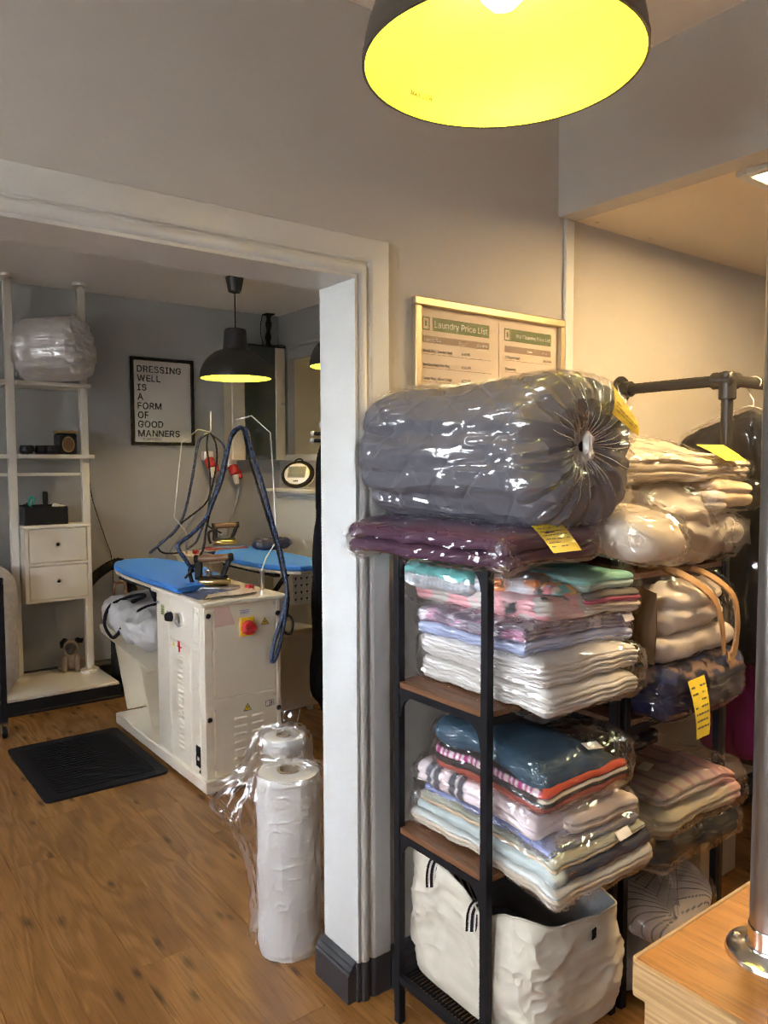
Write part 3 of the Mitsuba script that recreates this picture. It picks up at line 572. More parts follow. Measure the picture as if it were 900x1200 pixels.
for x in (0.850, 0.216):
    k = put(rr, 'castor', cat(bx(x - 0.018, x - 0.013, 4.575, 4.615, 0.03, 0.086), bx(x + 0.013, x + 0.018, 4.575, 4.615, 0.03, 0.086), bx(x - 0.018, x + 0.018, 4.575, 4.615, 0.080, 0.0865)), 'mat_chrome', False, label='chrome castor fork')
    put(k, 'wheel', cyl((x - 0.012, 4.59, 0.031), (x + 0.012, 4.59, 0.031), 0.0305, 28), 'mat_rubber', 30)
    k2 = None

# wires and pipes near the back wall
wr = thing('wall_wire', 'thin dark wire running down the back wall beside the shelf pole', 'wire')
put(wr, None, tube(spline([(1.590, 5.535, 1.47), (1.612, 5.535, 1.416), (1.631, 5.535, 1.284), (1.658, 5.535, 1.176), (1.724, 5.535, 0.96), (1.757, 5.535, 0.836), (1.77, 5.535, 0.5), (1.78, 5.535, 0.125)], 40), 0.0028, 6), 'mat_black_plastic', True)
vh = thing('vacuum_hose', 'thick black vacuum hose curving behind the blue ironing board', 'hose')
hp = spline([(1.36, 5.475, 0.70), (1.46, 5.475, 0.655), (1.55, 5.465, 0.672), (1.63, 5.44, 0.748), (1.72, 5.42, 0.806), (1.80, 5.42, 0.80), (1.87, 5.43, 0.60), (1.90, 5.44, 0.30), (1.93, 5.45, 0.048)], 160)
put(vh, None, tube(hp, 0.034 + 0.002 * np.sin(np.arange(len(hp)) * 1.6), 14), 'mat_rubber', True)
bf = thing('copper_stool_frame', 'copper brown tube frame standing behind the ironing board', 'frame')
put(bf, None, tube(spline([(1.700, 5.33, 0.02), (1.700, 5.33, 0.35), (1.702, 5.33, 0.66), (1.722, 5.33, 0.688), (1.765, 5.33, 0.692), (1.784, 5.33, 0.67), (1.782, 5.33, 0.35), (1.782, 5.33, 0.02)], 60), 0.010, 10), 'mat_brown_wood', True)
bk = thing('black_cabinet', 'dark black crate on the floor behind the ironing station tray', 'crate')
put(bk, 'body', bx(1.66, 1.90, 4.98, 5.30, 0.0, 0.31, 0.008), 'mat_black_plastic', False)
put(bk, 'lid', bx(1.652, 1.908, 4.972, 5.308, 0.31, 0.335, 0.006), 'mat_black_plastic', False)

# ------------------------------------------------------------------ wall cupboard, duct, white cupboard and radio
wc = thing('wall_cupboard', 'cream wall cupboard with a dark glass door in the corner', 'cupboard')
a, b_, z0, z1, yf = 2.655, 3.118, 1.540, 2.425, 5.405
put(wc, 'body', bx(a, b_, yf + 0.022, Y1, z0 + 0.004, z1), 'mat_cream_wall', False)
d = put(wc, 'door', cat(bx(a, a + 0.107, yf, yf + 0.02, z0, z1, 0.003), bx(b_ - 0.085, b_, yf, yf + 0.02, z0, z1, 0.003)), 'mat_machine', False)
put(d, 'glass', bx(a + 0.107, b_ - 0.085, yf + 0.006, yf + 0.014, z0 + 0.004, z1), 'mat_dark_glass', False, label='dark glass panel')
put(d, 'knob', mv(lathe([(1e-4, 0.032), (0.010, 0.032), (0.013, 0.026), (0.009, 0.010), (0.011, 0.0)], 20), (b_ - 0.030, yf, 1.985), rx=90), 'mat_white_plastic', 35, label='white knob')
put(wc, 'top_panel', bx(a - 0.003, b_ + 0.003, yf - 0.002, Y1, z1, z1 + 0.012, 0.002), 'mat_black_plastic', False)
dc = thing('extractor_duct', 'crumpled black pipe sleeve rising from the wall cupboard to the ceiling', 'pipe')
hp = spline([(3.02, 5.49, 2.438), (3.016, 5.49, 2.50), (3.022, 5.49, 2.60), (3.024, 5.49, 2.699)], 60)
put(dc, 'sleeve', tube(hp, 0.021 + 0.005 * np.sin(np.arange(len(hp)) * 0.33) + 0.003 * np.sin(np.arange(len(hp)) * 1.4), 14), 'mat_rubber', True)
put(dc, 'collar', bx(2.985, 3.062, 5.45, 5.53, 2.690, 2.6995, 0.003), 'mat_black_plastic', False)
put(dc, 'loose_wire', tube(spline([(2.975, 5.50, 2.69), (2.955, 5.50, 2.60), (2.96, 5.50, 2.52), (2.985, 5.50, 2.445)], 24), 0.0035, 6), 'mat_black_plastic', True)
put(dc, 'loose_wire', tube(spline([(3.02, 5.46, 2.446), (3.08, 5.44, 2.452), (3.125, 5.43, 2.450), (3.128, 5.42, 2.42)], 24), 0.004, 6), 'mat_black_plastic', True)
rs = thing('recess_shelf', 'small white floating shelf in the cream recess', 'shelf')
put(rs, None, bx(3.245, 3.498, 4.66, 5.12, 1.790, 1.835, 0.003), 'mat_white_paint', False)
for i, (yv, s, l) in enumerate(((5.02, 0.028, 'small black gadget standing on the white recess shelf'), (4.90, 0.03, 'second small black gadget on the white recess shelf, nearer the door jamb'))):
    g_ = thing('desk_gadget', l, 'gadget'); put(g_, 'case', bx(3.33, 3.40, yv - s, yv + s, 1.862, 1.915, 0.006), 'mat_black_plastic', 30); put(g_, 'stand', bx(3.345, 3.385, yv - 0.015, yv + 0.015, 1.8355, 1.862), 'mat_white_plastic', False)
wu = thing('white_cupboard', 'tall white cupboard with a moulded top in the corner under the radio', 'cupboard')
put(wu, 'body', bx(2.80, 3.135, 4.20, 5.06, 0.0, 1.285, 0.003), 'mat_white_paint', False)
put(wu, 'top', cat(bx(2.755, 3.137, 4.16, 5.10, 1.305, 1.33, 0.004), bx(2.775, 3.137, 4.18, 5.08, 1.285, 1.305, 0.006)), 'mat_white_paint', False)
put(wu, 'door', bx(2.788, 2.7995, 4.23, 4.98, 0.08, 1.262, 0.003), 'mat_white_paint', False)
rd = thing('desk_clock', 'round silver and black digital clock on the white cupboard', 'clock')
RC = (2.86, 4.785, 1.3305)
def rdm(m): return mv(m, RC, rz=-55)
body = lathe([(1e-4, 0.032), (0.06, 0.030), (0.098, 0.020), (0.112, 0.0), (0.108, -0.025), (0.07, -0.045), (1e-4, -0.05)], 40); body = mv(body, (0, 0, 0.083), rx=72); 
body.apply_scale([1.12, 1, 0.9]); body.apply_translation([0, 0, 0.027])
put(rd, 'case', rdm(body), 'mat_white_plastic', 40)
def face(m): m = mv(m, (0, 0, 0.083), rx=72); m.apply_scale([1.12, 1, 0.9]); m.apply_translation([0, 0, 0.027]); return rdm(m)
put(rd, 'bezel', face(lathe([(0.088, 0.0245), (0.092, 0.030), (0.104, 0.024), (0.115, 0.006), (0.108, 0.004)], 40)), 'mat_black_plastic', 40, label='black ring')
put(rd, 'screen', face(bx(-0.055, 0.055, -0.028, 0.052, 0.0305, 0.0335, 0.001)), 'mat_screen', False)
put(rd, 'screen_frame', face(cat(bx(-0.061, 0.061, 0.052, 0.058, 0.030, 0.035), bx(-0.061, 0.061, -0.034, -0.028, 0.030, 0.035), bx(-0.061, -0.055, -0.028, 0.052, 0.030, 0.035), bx(0.055, 0.061, -0.028, 0.052, 0.030, 0.035), bx(-0.055, 0.055, 0.004, 0.007, 0.033, 0.0345))), 'mat_grey_print', False)
put(rd, 'buttons', face(cat(*[bx(x, x + 0.008, -0.068, -0.056, 0.028, 0.033, 0.001) for x in (-0.016, -0.004, 0.008)])), 'mat_black_plastic', False)
put(rd, 'handle', rdm(tube(spline([(-0.03, 0.02, 0.198), (-0.015, 0.02, 0.212), (0.015, 0.02, 0.212), (0.03, 0.02, 0.198)], 16), 0.006, 8)), 'mat_black_plastic', True)
put(rd, 'foot', rdm(bx(-0.05, 0.05, -0.02, 0.06, 0.0, 0.035, 0.004)), 'mat_white_plastic', False)

# three phase plugs on the wall with grey leads
for i, (x, z, pts) in enumerate(((2.49, 1.575, [(2.512, 5.478, 1.398), (2.498, 5.49, 1.30), (2.40, 5.51, 1.15), (2.295, 5.53, 0.996), (2.145, 5.53, 0.771), (2.10, 5.53, 0.40)]), (2.685, 1.520, [(2.742, 5.478, 1.335), (2.715, 5.49, 1.20), (2.66, 5.51, 1.03), (2.62, 5.53, 0.80), (2.60, 5.53, 0.45)]))):
    pg = thing('power_plug', ('red and white power plug on the back wall, left of the two', 'red and white power plug on the back wall, right of the two under the cupboard')[i], 'plug', 'red three phase plugs')
    put(pg, 'socket_box', bx(x - 0.038, x + 0.038, 5.475, 5.545, z - 0.035, z + 0.035, 0.008), 'mat_white_plastic', 30)
    put(pg, 'collar', cyl((x + 0.004, 5.49, z - 0.026), (x + 0.014, 5.455, z - 0.092), 0.038, 24), 'mat_red', 35, label='red collar')
    put(pg, 'cap', cyl((x + 0.046, 5.47, z - 0.055), (x + 0.052, 5.45, z - 0.12), 0.019, 18), 'mat_red', 35, label='red hinged cap')
    put(pg, 'plug_body', cyl((x + 0.012, 5.462, z - 0.09), (x + 0.025, 5.455, z - 0.165), 0.026, 22, 0.018), 'mat_white_plastic', 35)
    put(pg, 'lead', tube(spline([(x + 0.025, 5.456, z - 0.163)] + pts, 50), 0.006, 8), 'mat_grey_print', True, label='grey lead')

# ------------------------------------------------------------------ ironing stations
def triangle_sign(cx, cz, s, y):
    """warning triangle on a face towards -y: yellow plate, black border, bolt"""
    tri = lambda k: Polygon([(cx - s * k, cz - s * k * 0.58), (cx + s * k, cz - s * k * 0.58), (cx, cz + s * k * 1.15)])
    up = lambda poly, y0, y1: mv(trimesh.creation.extrude_polygon(poly, y1 - y0, engine='earcut'), rx=90).apply_translation([0, y1, 0])
    bolt = Polygon([(cx + s * 0.05, cz + s * 0.6), (cx - s * 0.22, cz + s * 0.02), (cx, cz + s * 0.05), (cx - s * 0.10, cz - s * 0.42), (cx + s * 0.22, cz + s * 0.18), (cx + s * 0.02, cz + s * 0.15)])
    return up(tri(1.0), y - 0.0012, y), cat(up(tri(1.0).difference(tri(0.80)), y - 0.0018, y - 0.0012), up(bolt, y - 0.0018, y - 0.0012))
def station(label, M):
    t = thing('ironing_station', label, 'ironing table')
    def part(p, name, mesh, mat, smooth=False, label=None, uv=None): return put(p, name, mesh, mat, smooth, label=label, at=M, uv=uv)
    part(t, 'base', cat(bx(0.0, 0.455, 0.0, 1.235, 0.022, 0.078, 0.004), bx(0.003, 0.452, 0.60, 1.232, 0.078, 0.081)), 'mat_machine')
    for x, y in ((0.03, 0.03), (0.42, 0.03), (0.03, 1.2), (0.42, 1.2)): part(t, 'foot', cyl((x + 0.02, y + 0.02, 0), (x + 0.02, y + 0.02, 0.0225), 0.02, 16), 'mat_white_plastic', 35)
    # cabinet: corner posts, panels, grooves
    bx0, bx1, by0, by1, bz0, bz1 = 0.012, 0.402, 0.022, 0.590, 0.078, 0.868
    c = part(t, 'cabinet', cat(bx(bx0 + 0.006, bx1 - 0.006, by0 + 0.006, by1 - 0.006, bz0, bz1), bx(bx0, bx0 + 0.042, by0, by0 + 0.046, bz0, bz1, 0.004), bx(bx1 - 0.024, bx1, by0, by0 + 0.046, bz0, bz1, 0.004), bx(bx0, bx0 + 0.05, by1 - 0.16, by1, bz0, bz1, 0.004), bx(bx1 - 0.03, bx1, by1 - 0.05, by1, bz0, bz1, 0.004)), 'mat_machine')
    for z0, z1 in ((0.440, 0.866), (0.086, 0.435)):
        part(c, 'front_panel', bx(bx0 + 0.045, bx1 - 0.027, by0 + 0.001, by0 + 0.010, z0, z1, 0.002), 'mat_machine')
    part(c, 'side_panel', bx(bx0 + 0.002, bx0 + 0.012, by0 + 0.06, by0 + 0.145, 0.086, 0.66, 0.002), 'mat_machine')
    part(c, 'side_panel', bx(bx0 - 0.001, bx0 + 0.012, by0 + 0.165, by0 + 0.395, 0.086, 0.66, 0.003), 'mat_machine')
    part(c, 'control_panel', bx(bx0 + 0.0, bx0 + 0.012, by0 + 0.115, by1 - 0.166, 0.668, 0.866, 0.003), 'mat_machine')
    part(c, 'cover_plate', bx(bx0 - 0.0005, bx0 + 0.012, by0 + 0.052, by0 + 0.112, 0.672, 0.85, 0.001), 'mat_machine')
    louv = lambda x, y, z, w, axis: bx(*(((x, x + w, y - 0.008, y + 0.004) if axis == 'y' else (x - 0.008, x + 0.004, y, y + w))), z, z + 0.012, 0.0035)
    for colx in (0.155, 0.245):
        for k in range(7): part(c, 'vent_slat', louv(colx, by0 + 0.001, 0.325 - 0.037 * k, 0.062, 'y'), 'mat_machine')
    for k in range(19): part(c, 'side_vent_slat', louv(bx0 - 0.001, by0 + 0.235, 0.590 - 0.0245 * k, 0.065, 'x'), 'mat_machine')
    scr = []
    for x, z in ((0.062, 0.85), (0.062, 0.66), (0.062, 0.455), (0.366, 0.85), (0.366, 0.65), (0.366, 0.455), (0.366, 0.41), (0.062, 0.39), (0.062, 0.12), (0.366, 0.12)): scr.append(mv(lathe([(1e-4, 0.0018), (0.004, 0.0014), (0.005, 0)], 10), (x, by0 + 0.001, z), rx=90))
    for y, z in ((by0 + 0.068, 0.83), (by0 + 0.068, 0.69), (by0 + 0.1, 0.69), (by0 + 0.1, 0.83)): scr.append(mv(lathe([(1e-4, 0.0018), (0.004, 0.0014), (0.005, 0)], 10), (bx0 - 0.0005, y, z), ry=-90))
    for s in scr: part(c, 'screw', s, 'mat_chrome')
    for x, z in ((0.034, 0.826), (0.034, 0.352), (0.388, 0.343), (0.388, 0.80)): part(c, 'plug_button', mv(lathe([(1e-4, 0.004), (0.009, 0.004), (0.012, 0.001), (0.012, -0.002)], 18), (x, by0, z), rx=90), 'mat_rubber', 30, label='black round plug')
    y_ = by0 + 0.001
    s = part(c, 'main_switch', bx(0.188, 0.262, y_ - 0.008, y_, 0.712, 0.800, 0.003), 'mat_yellow', label='yellow switch plate')
    part(s, 'knob', mv(lathe([(1e-4, 0.028), (0.030, 0.026), (0.034, 0.008), (0.034, 0.0)], 30), (0.226, y_ - 0.008, 0.752), rx=90), 'mat_red', 35, label='red turn switch')
    part(s, 'grip', bx(0.196, 0.256, y_ - 0.046, y_ - 0.034, 0.744, 0.760, 0.003), 'mat_red')
    part(c, 'rating_label', bx(0.188, 0.242, y_ - 0.0012, y_, 0.812, 0.838), 'mat_paper')
    part(c, 'label_print', cat(*[bx(0.192, 0.238, y_ - 0.0018, y_ - 0.001, z, z + 0.003) for z in (0.817, 0.824, 0.831)]), 'mat_grey_print')
    tri = trimesh.creation.extrude_polygon(Polygon([(0.062, 0.770), (0.165, 0.775), (0.135, 0.862), (0.062, 0.862)]), 0.0012, engine='earcut'); part(c, 'paper_note', mv(tri, (0, y_, 0), rx=90), 'mat_pink_paper', label='pale pink torn paper note')
    for cx_, cz_ in ((0.318, 0.765), (0.222, 0.372)):
        pl_, bl_ = triangle_sign(cx_, cz_, 0.021, y_); k = part(c, 'warning_sign', pl_, 'mat_yellow', label='yellow warning triangle'); part(k, 'symbol', bl_, 'mat_ink')
    part(c, 'small_mark', cat(bx(0.318, 0.320, y_ - 0.001, y_, 0.36, 0.388), bx(0.318, 0.362, y_ - 0.001, y_, 0.386, 0.388), bx(0.318, 0.362, y_ - 0.001, y_, 0.36, 0.362), bx(0.360, 0.362, y_ - 0.001, y_, 0.36, 0.388), bx(0.338, 0.340, y_ - 0.001, y_, 0.362, 0.386), bx(0.347, 0.351, y_ - 0.001, y_, 0.366, 0.382)), 'mat_ink')
    xs_ = bx0 - 0.0005
    part(c, 'temperature_knob', mv(cyl((0, 0, 0), (0, 0, 0.03), 0.024, 24, 0.020), (bx0, 0.395, 0.770), ry=-90), 'mat_rubber', 30, label='black knob')
    g_ = part(c, 'pressure_gauge', mv(lathe([(0.001, 0.008), (0.027, 0.008), (0.030, 0.016), (0.034, 0.014), (0.036, 0.0)], 30), (bx0, 0.290, 0.772), ry=-90), 'mat_chrome', 35, label='round chrome pressure gauge')
    part(g_, 'dial', mv(lathe([(1e-4, 0.009), (0.027, 0.009)], 24), (bx0, 0.290, 0.772), ry=-90), 'mat_screen')
    part(c, 'green_label', bx(bx0 - 0.001, bx0 + 0.001, 0.486, 0.530, 0.760, 0.812), 'mat_green_label', label='green printed label')
    part(c, 'label_print', cat(*[bx(bx0 - 0.0016, bx0, 0.490, 0.526, z, z + 0.004) for z in (0.766, 0.776, 0.786, 0.800)]), 'mat_ink_soft')
    part(c, 'panel_print', cat(bx(bx0 - 0.0012, bx0, 0.436, 0.452, 0.765, 0.79), bx(bx0 - 0.0012, bx0, 0.552, 0.566, 0.81, 0.824), bx(bx0 - 0.0012, bx0, 0.572, 0.580, 0.81, 0.824)), 'mat_grey_print')
    part(c, 'maker_emblem', mv(cat(bx(-0.0008, 0.0008, -0.006, 0.012, -0.026, 0.026), bx(-0.0008, 0.0008, -0.026, 0.026, -0.004, 0.002), mv(letters('P', 0.022, 0.001), (0, 0.02, 0.004), rx=90, rz=-90)), (bx0 - 0.0018, 0.300, 0.640)), 'mat_red', label='red maker emblem')
    pl_, bl_ = triangle_sign(0, 0, 0.014, 0.0); part(c, 'side_warning', mv(pl_, (bx0 - 0.001, 0.372, 0.640), rz=-90), 'mat_yellow')
    k = part(c, 'connector_plate', bx(bx0 - 0.004, bx0 + 0.001, 0.082, 0.124, 0.118, 0.214, 0.001), 'mat_black_plastic', label='black connector plate'); part(k, 'socket', bx(bx0 - 0.005, bx0 - 0.003, 0.086, 0.106, 0.150, 0.166), 'mat_white_plastic')
    part(c, 'drain_hole', mv(lathe([(1e-4, 0.002), (0.006, 0.002), (0.008, 0)], 14), (bx0, 0.088, 0.098), ry=-90), 'mat_rubber')
    # worktop, pad, tray
    part(t, 'worktop', bx(-0.006, 0.425, 0.0, 0.62, 0.868, 0.890, 0.005), 'mat_machine')
    pad = Polygon([(-0.010, 0.255), (0.16, 0.30), (0.34, 0.52), (0.395, 0.80), (0.400, 1.08), (0.385, 1.26), (0.34, 1.40), (0.26, 1.485), (0.16, 1.49), (0.075, 1.42), (0.025, 1.28), (0.0, 1.08), (-0.008, 0.80)]).buffer(0.03).buffer(-0.03).simplify(0.002)
    part(t, 'board_base', prism(pad.buffer(-0.008), 0.880, 0.897), 'mat_machine_dark')
    lay = []
    for o, z in ((-0.010, 0.897), (0.0, 0.905), (0.002, 0.915), (0.0, 0.926), (-0.010, 0.933)):
        q = pad.buffer(o); xy = np.array([q.exterior.interpolate(s, normalized=True).coords[0] for s in np.linspace(0, 1, 121)[:-1]]); s0 = np.argmin(((xy - [0.4, 0.9]) ** 2).sum(1)); xy = np.roll(xy, -s0, 0); lay.append(np.c_[xy, np.full(120, z)])
    v = np.vstack(lay + [[[0.2, 0.85, 0.934]], [[0.2, 0.85, 0.897]]]); f = []
    for i in range(4):
        for j in range(120): a, b = i * 120 + j, i * 120 + (j + 1) % 120; f += [(a, b, b + 120), (a, b + 120, a + 120)]
    f += [(480 + j, 480 + (j + 1) % 120, 600) for j in range(120)] + [((j + 1) % 120, j, 601) for j in range(120)]
    part(t, 'board_pad', trimesh.Trimesh(v, f, process=False), 'mat_blue_pad', 40, label='blue padded ironing board')
    part(t, 'board_frame', cat(bx(0.05, 0.085, 0.58, 1.28, 0.845, 0.880, 0.003), bx(0.28, 0.315, 0.58, 1.28, 0.845, 0.880, 0.003)), 'mat_black_metal')
    part(t, 'board_strut', tube([(0.19, 1.20, 0.845), (0.19, 1.02, 0.70), (0.19, 0.60, 0.60)], 0.016, 10), 'mat_black_metal', True)
    tz = lambda y: 0.455 + 0.10 * (y - 0.70)
    tr = [(0.695, tz(0.70) - 0.03), (0.680, tz(0.70) - 0.028), (0.672, tz(0.70) - 0.012), (0.680, tz(0.70) + 0.006), (0.70, tz(0.70) + 0.008), (1.42, tz(1.42)), (1.445, tz(1.42) + 0.035)]
    top = np.array(tr); nrm = np.gradient(top, axis=0); nrm = np.c_[-nrm[:, 1], nrm[:, 0]]; nrm /= np.linalg.norm(nrm, axis=1, keepdims=True); bot = top - nrm * 0.005
    ring = np.vstack([top, bot[::-1]])
    tm = trimesh.creation.extrude_polygon(Polygon(ring).buffer(0), 0.44, engine='earcut'); Mx = np.eye(4); Mx[:3, :3] = np.array([[0, 0, 1], [1, 0, 0], [0, 1, 0]]); tm.apply_transform(Mx); tm.apply_translation([-0.015, 0, 0])
    part(t, 'catch_tray', tm, 'mat_machine')
    for y in (0.86, 1.26):
        w = prism([(0.01, tz(y) - 0.008), (0.40, tz(y) - 0.008), (0.335, 0.081), (0.075, 0.081)], 0, 0.006); w = mv(w, (0, y, 0), rx=90)
        part(t, 'tray_support', w, 'mat_machine')
    part(t, 'tray_spine', bx(0.18, 0.23, 0.85, 1.25, 0.081, 0.42, 0.003), 'mat_machine')
    # ironing accessories fixed to the worktop
    part(t, 'iron_mat', bx(0.02, 0.26, 0.10, 0.40, 0.8905, 0.896, 0.002), 'mat_navy_pad', label='dark blue rest mat')
    strip_ = Polygon([(0.03, 0.05), (0.12, 0.075), (0.20, 0.055), (0.30, 0.08), (0.34, 0.16), (0.33, 0.23), (0.27, 0.20), (0.10, 0.15)]).buffer(0.006)
    part(t, 'heat_strip', prism(strip_, 0.8962, 0.900), 'mat_paper_cream', label='worn cream heat strip')
    part(t, 'heat_strip_edge', prism(strip_.exterior.intersection(sbox(0, 0, 0.3, 0.12)).buffer(0.004), 0.900, 0.9025), 'mat_ink')
    for x in (0.325, 0.345): part(t, 'small_clip', bx(x, x + 0.014, 0.20, 0.235, 0.8905, 0.915, 0.003), 'mat_red', label='red clip')
    part(t, 'rod_socket', cyl((0.392, 0.18, 0.8905), (0.392, 0.18, 0.985), 0.0105, 18), 'mat_chrome', True)
    return t
M1 = T().translate([1.400, 3.170, 0]); M2 = T().translate([2.507, 5.220, 0]) @ T().rotate([0, 0, 1], 180)
st1 = station('cream ironing station with a blue board and a red switch, in front', M1)
st2 = station('second cream ironing station with a blue board pointing to the camera, behind the first', M2)
put(st1, 'hose_rod', tube([(1.792, 3.35, 0.984), (1.791, 3.35, 0.99), (1.815, 3.35, 1.048), (1.874, 3.35, 1.125), (1.859, 3.35, 1.467), (1.847, 3.35, 1.659), (1.756, 3.37, 1.739), (1.701, 3.42, 1.721), (1.698, 3.425, 1.708), (1.71, 3.425, 1.712)], 0.0036, 8), 'mat_wire', True, label='bent white steel rod')
put(st2, 'hose_rod', tube([(2.115, 5.04, 0.984), (2.10, 4.98, 1.00), (2.026, 4.85, 1.068), (1.952, 4.85, 1.162), (2.014, 4.85, 1.654), (2.068, 4.85, 1.689), (2.129, 4.85, 1.741), (2.208, 4.85, 1.726), (2.221, 4.85, 1.735), (2.223, 4.85, 1.863)], 0.0036, 8), 'mat_wire', True, label='bent white steel rod')
def hose(st, pts, r, mat='mat_braid', n=90, name='steam_hose', label=None):
    m, uv = tube(spline(pts, n), r, 10, True, True); put(st, name, m, mat, True, uv=uv, label=label)
hose(st1, [(1.702, 3.42, 1.708), (1.765, 3.5, 1.69), (1.72, 3.5, 1.662), (1.69, 3.5, 1.569), (1.66, 3.5, 1.446), (1.614, 3.5, 1.335), (1.569, 3.5, 1.244), (1.503, 3.5, 1.177), (1.434, 3.5, 1.131), (1.428, 3.5, 1.101), (1.468, 3.5, 1.04), (1.51, 3.53, 0.985)][1:], 0.0100, label='blue braided steam hose')
hose(st1, [(1.76, 3.5, 1.69), (1.71, 3.5, 1.625), (1.685, 3.51, 1.50), (1.655, 3.51, 1.40), (1.605, 3.51, 1.30), (1.575, 3.51, 1.19), (1.555, 3.51, 1.09), (1.50, 3.515, 1.00), (1.47, 3.53, 0.955)], 0.0055, 'mat_black_plastic', label='thin black iron cable')
hose(st1, [(1.765, 3.5, 1.69), (1.745, 3.40, 1.665), (1.705, 3.28, 1.575), (1.69, 3.15, 1.419), (1.732, 3.145, 1.256), (1.775, 3.145, 1.118), (1.805, 3.145, 0.975), (1.809, 3.14, 0.906), (1.798, 3.14, 0.818), (1.783, 3.14, 0.718), (1.745, 3.14, 0.60), (1.722, 3.14, 0.595), (1.742, 3.14, 0.683), (1.784, 3.142, 0.791), (1.806, 3.16, 0.86)], 0.0100, label='blue braided steam hose')
hose(st1, [(1.762, 3.5, 1.688), (1.728, 3.40, 1.66), (1.690, 3.28, 1.55), (1.68, 3.17, 1.40), (1.725, 3.155, 1.24), (1.77, 3.155, 1.10), (1.80, 3.155, 0.97), (1.822, 3.15, 0.90), (1.815, 3.15, 0.80), (1.80, 3.16, 0.72), (1.84, 3.16, 0.70), (1.86, 3.18, 0.76), (1.825, 3.20, 0.80)], 0.006, 'mat_black_plastic', label='thin black cable')
hose(st2, [(2.226, 4.9, 1.725), (2.153, 4.9, 1.651), (2.104, 4.9, 1.413), (2.048, 4.9, 1.191), (1.987, 4.9, 1.082), (1.914, 4.9, 1.017), (1.80, 4.9, 0.93)], 0.009, label='dark braided steam hose')
hose(st2, [(2.232, 4.92, 1.72), (2.222, 4.92, 1.624), (2.239, 4.92, 1.482), (2.239, 4.92, 1.311), (2.191, 4.92, 1.227), (2.04, 4.92, 1.12), (1.966, 4.92, 1.04), (1.879, 4.92, 0.99), (1.871, 4.92, 0.949), (1.92, 4.94, 0.918), (2.02, 4.97, 0.91)], 0.006, 'mat_black_plastic', label='thin black cable')
hose(st2, [(2.232, 4.88, 1.722), (2.272, 4.88, 1.638), (2.27, 4.88, 1.497), (2.212, 4.88, 1.242), (2.205, 4.88, 1.129), (2.209, 4.88, 1.086), (2.30, 4.88, 1.035)], 0.006, 'mat_black_plastic', label='thin black iron cable')
hose(st2, [(2.238, 4.9, 1.72), (2.343, 4.9, 1.625), (2.309, 4.9, 1.454), (2.212, 4.9, 1.184), (2.172, 4.9, 1.086), (2.117, 4.88, 0.99), (2.04, 4.85, 0.945)], 0.0075, label='dark braided steam hose')
def iron(label, loc, rz):
    t = thing('steam_iron', label, 'iron')
    f = lambda m: mv(m, loc, rz=rz)
    sole = Polygon([(-0.10, -0.052), (-0.10, 0.052), (0.02, 0.050), (0.07, 0.034), (0.112, 0.0), (0.07, -0.034), (0.02, -0.050)]).buffer(0.004)
    put(t, 'sole', f(prism(sole, 0.0, 0.013)), 'mat_chrome', False)
    put(t, 'plate', f(prism(sole.buffer(-0.004), 0.013, 0.020)), 'mat_steel', False)
    m, *_ = soft((0.080, 0.038, 0.020), (0.05, 0.03, 0.016), (16, 10, 8), lambda p, n, c: -0.012 * np.clip(p[:, 0] / 0.08, 0, 1) * np.abs(n[:, 1]), None, (-0.008, 0, 0.040)); put(t, 'boiler', f(m), 'mat_brass', True, label='brass boiler body')
    put(t, 'deck', f(bx(-0.095, 0.055, -0.030, 0.030, 0.058, 0.066, 0.003)), 'mat_black_plastic', False)
    put(t, 'rear_post', f(bx(-0.100, -0.066, -0.020, 0.020, 0.050, 0.140, 0.006)), 'mat_black_plastic', 30)
    put(t, 'front_post', f(mv(bx(-0.012, 0.012, -0.014, 0.014, 0.0, 0.090, 0.005), (0.030, 0, 0.062), ry=22)), 'mat_black_plastic', 30)
    put(t, 'valve', f(cat(cyl((-0.035, 0, 0.066), (-0.035, 0, 0.100), 0.013, 14), cyl((-0.05, -0.02, 0.088), (-0.02, 0.02, 0.088), 0.008, 12))), 'mat_steel', True)
    put(t, 'handle', f(cyl((-0.094, 0, 0.150), (0.072, 0, 0.158), 0.019, 22, 0.017)), 'mat_handle_wood', 35, label='brown wooden handle')
    put(t, 'handle_cap', f(cyl((-0.104, 0, 0.149), (-0.084, 0, 0.150), 0.021, 22)), 'mat_rubber', 35)
    put(t, 'handle_cap', f(cyl((0.060, 0, 0.157), (0.082, 0, 0.158), 0.020, 22)), 'mat_rubber', 35)
    put(t, 'hose_joint', f(tube(spline([(-0.085, 0.0, 0.125), (-0.125, 0.005, 0.105), (-0.122, 0.008, 0.055), (-0.112, 0.010, 0.030)], 20), 0.009, 10)), 'mat_black_plastic', True)
    return t
P('mat_handle_wood', (0.13, 0.065, 0.028), 0.4)
iron('steam iron with a wooden handle resting on the front ironing station', (1.600, 3.46, 0.8965), -32)
iron('steam iron with a wooden handle on the station behind', (2.335, 4.86, 0.934), -25)
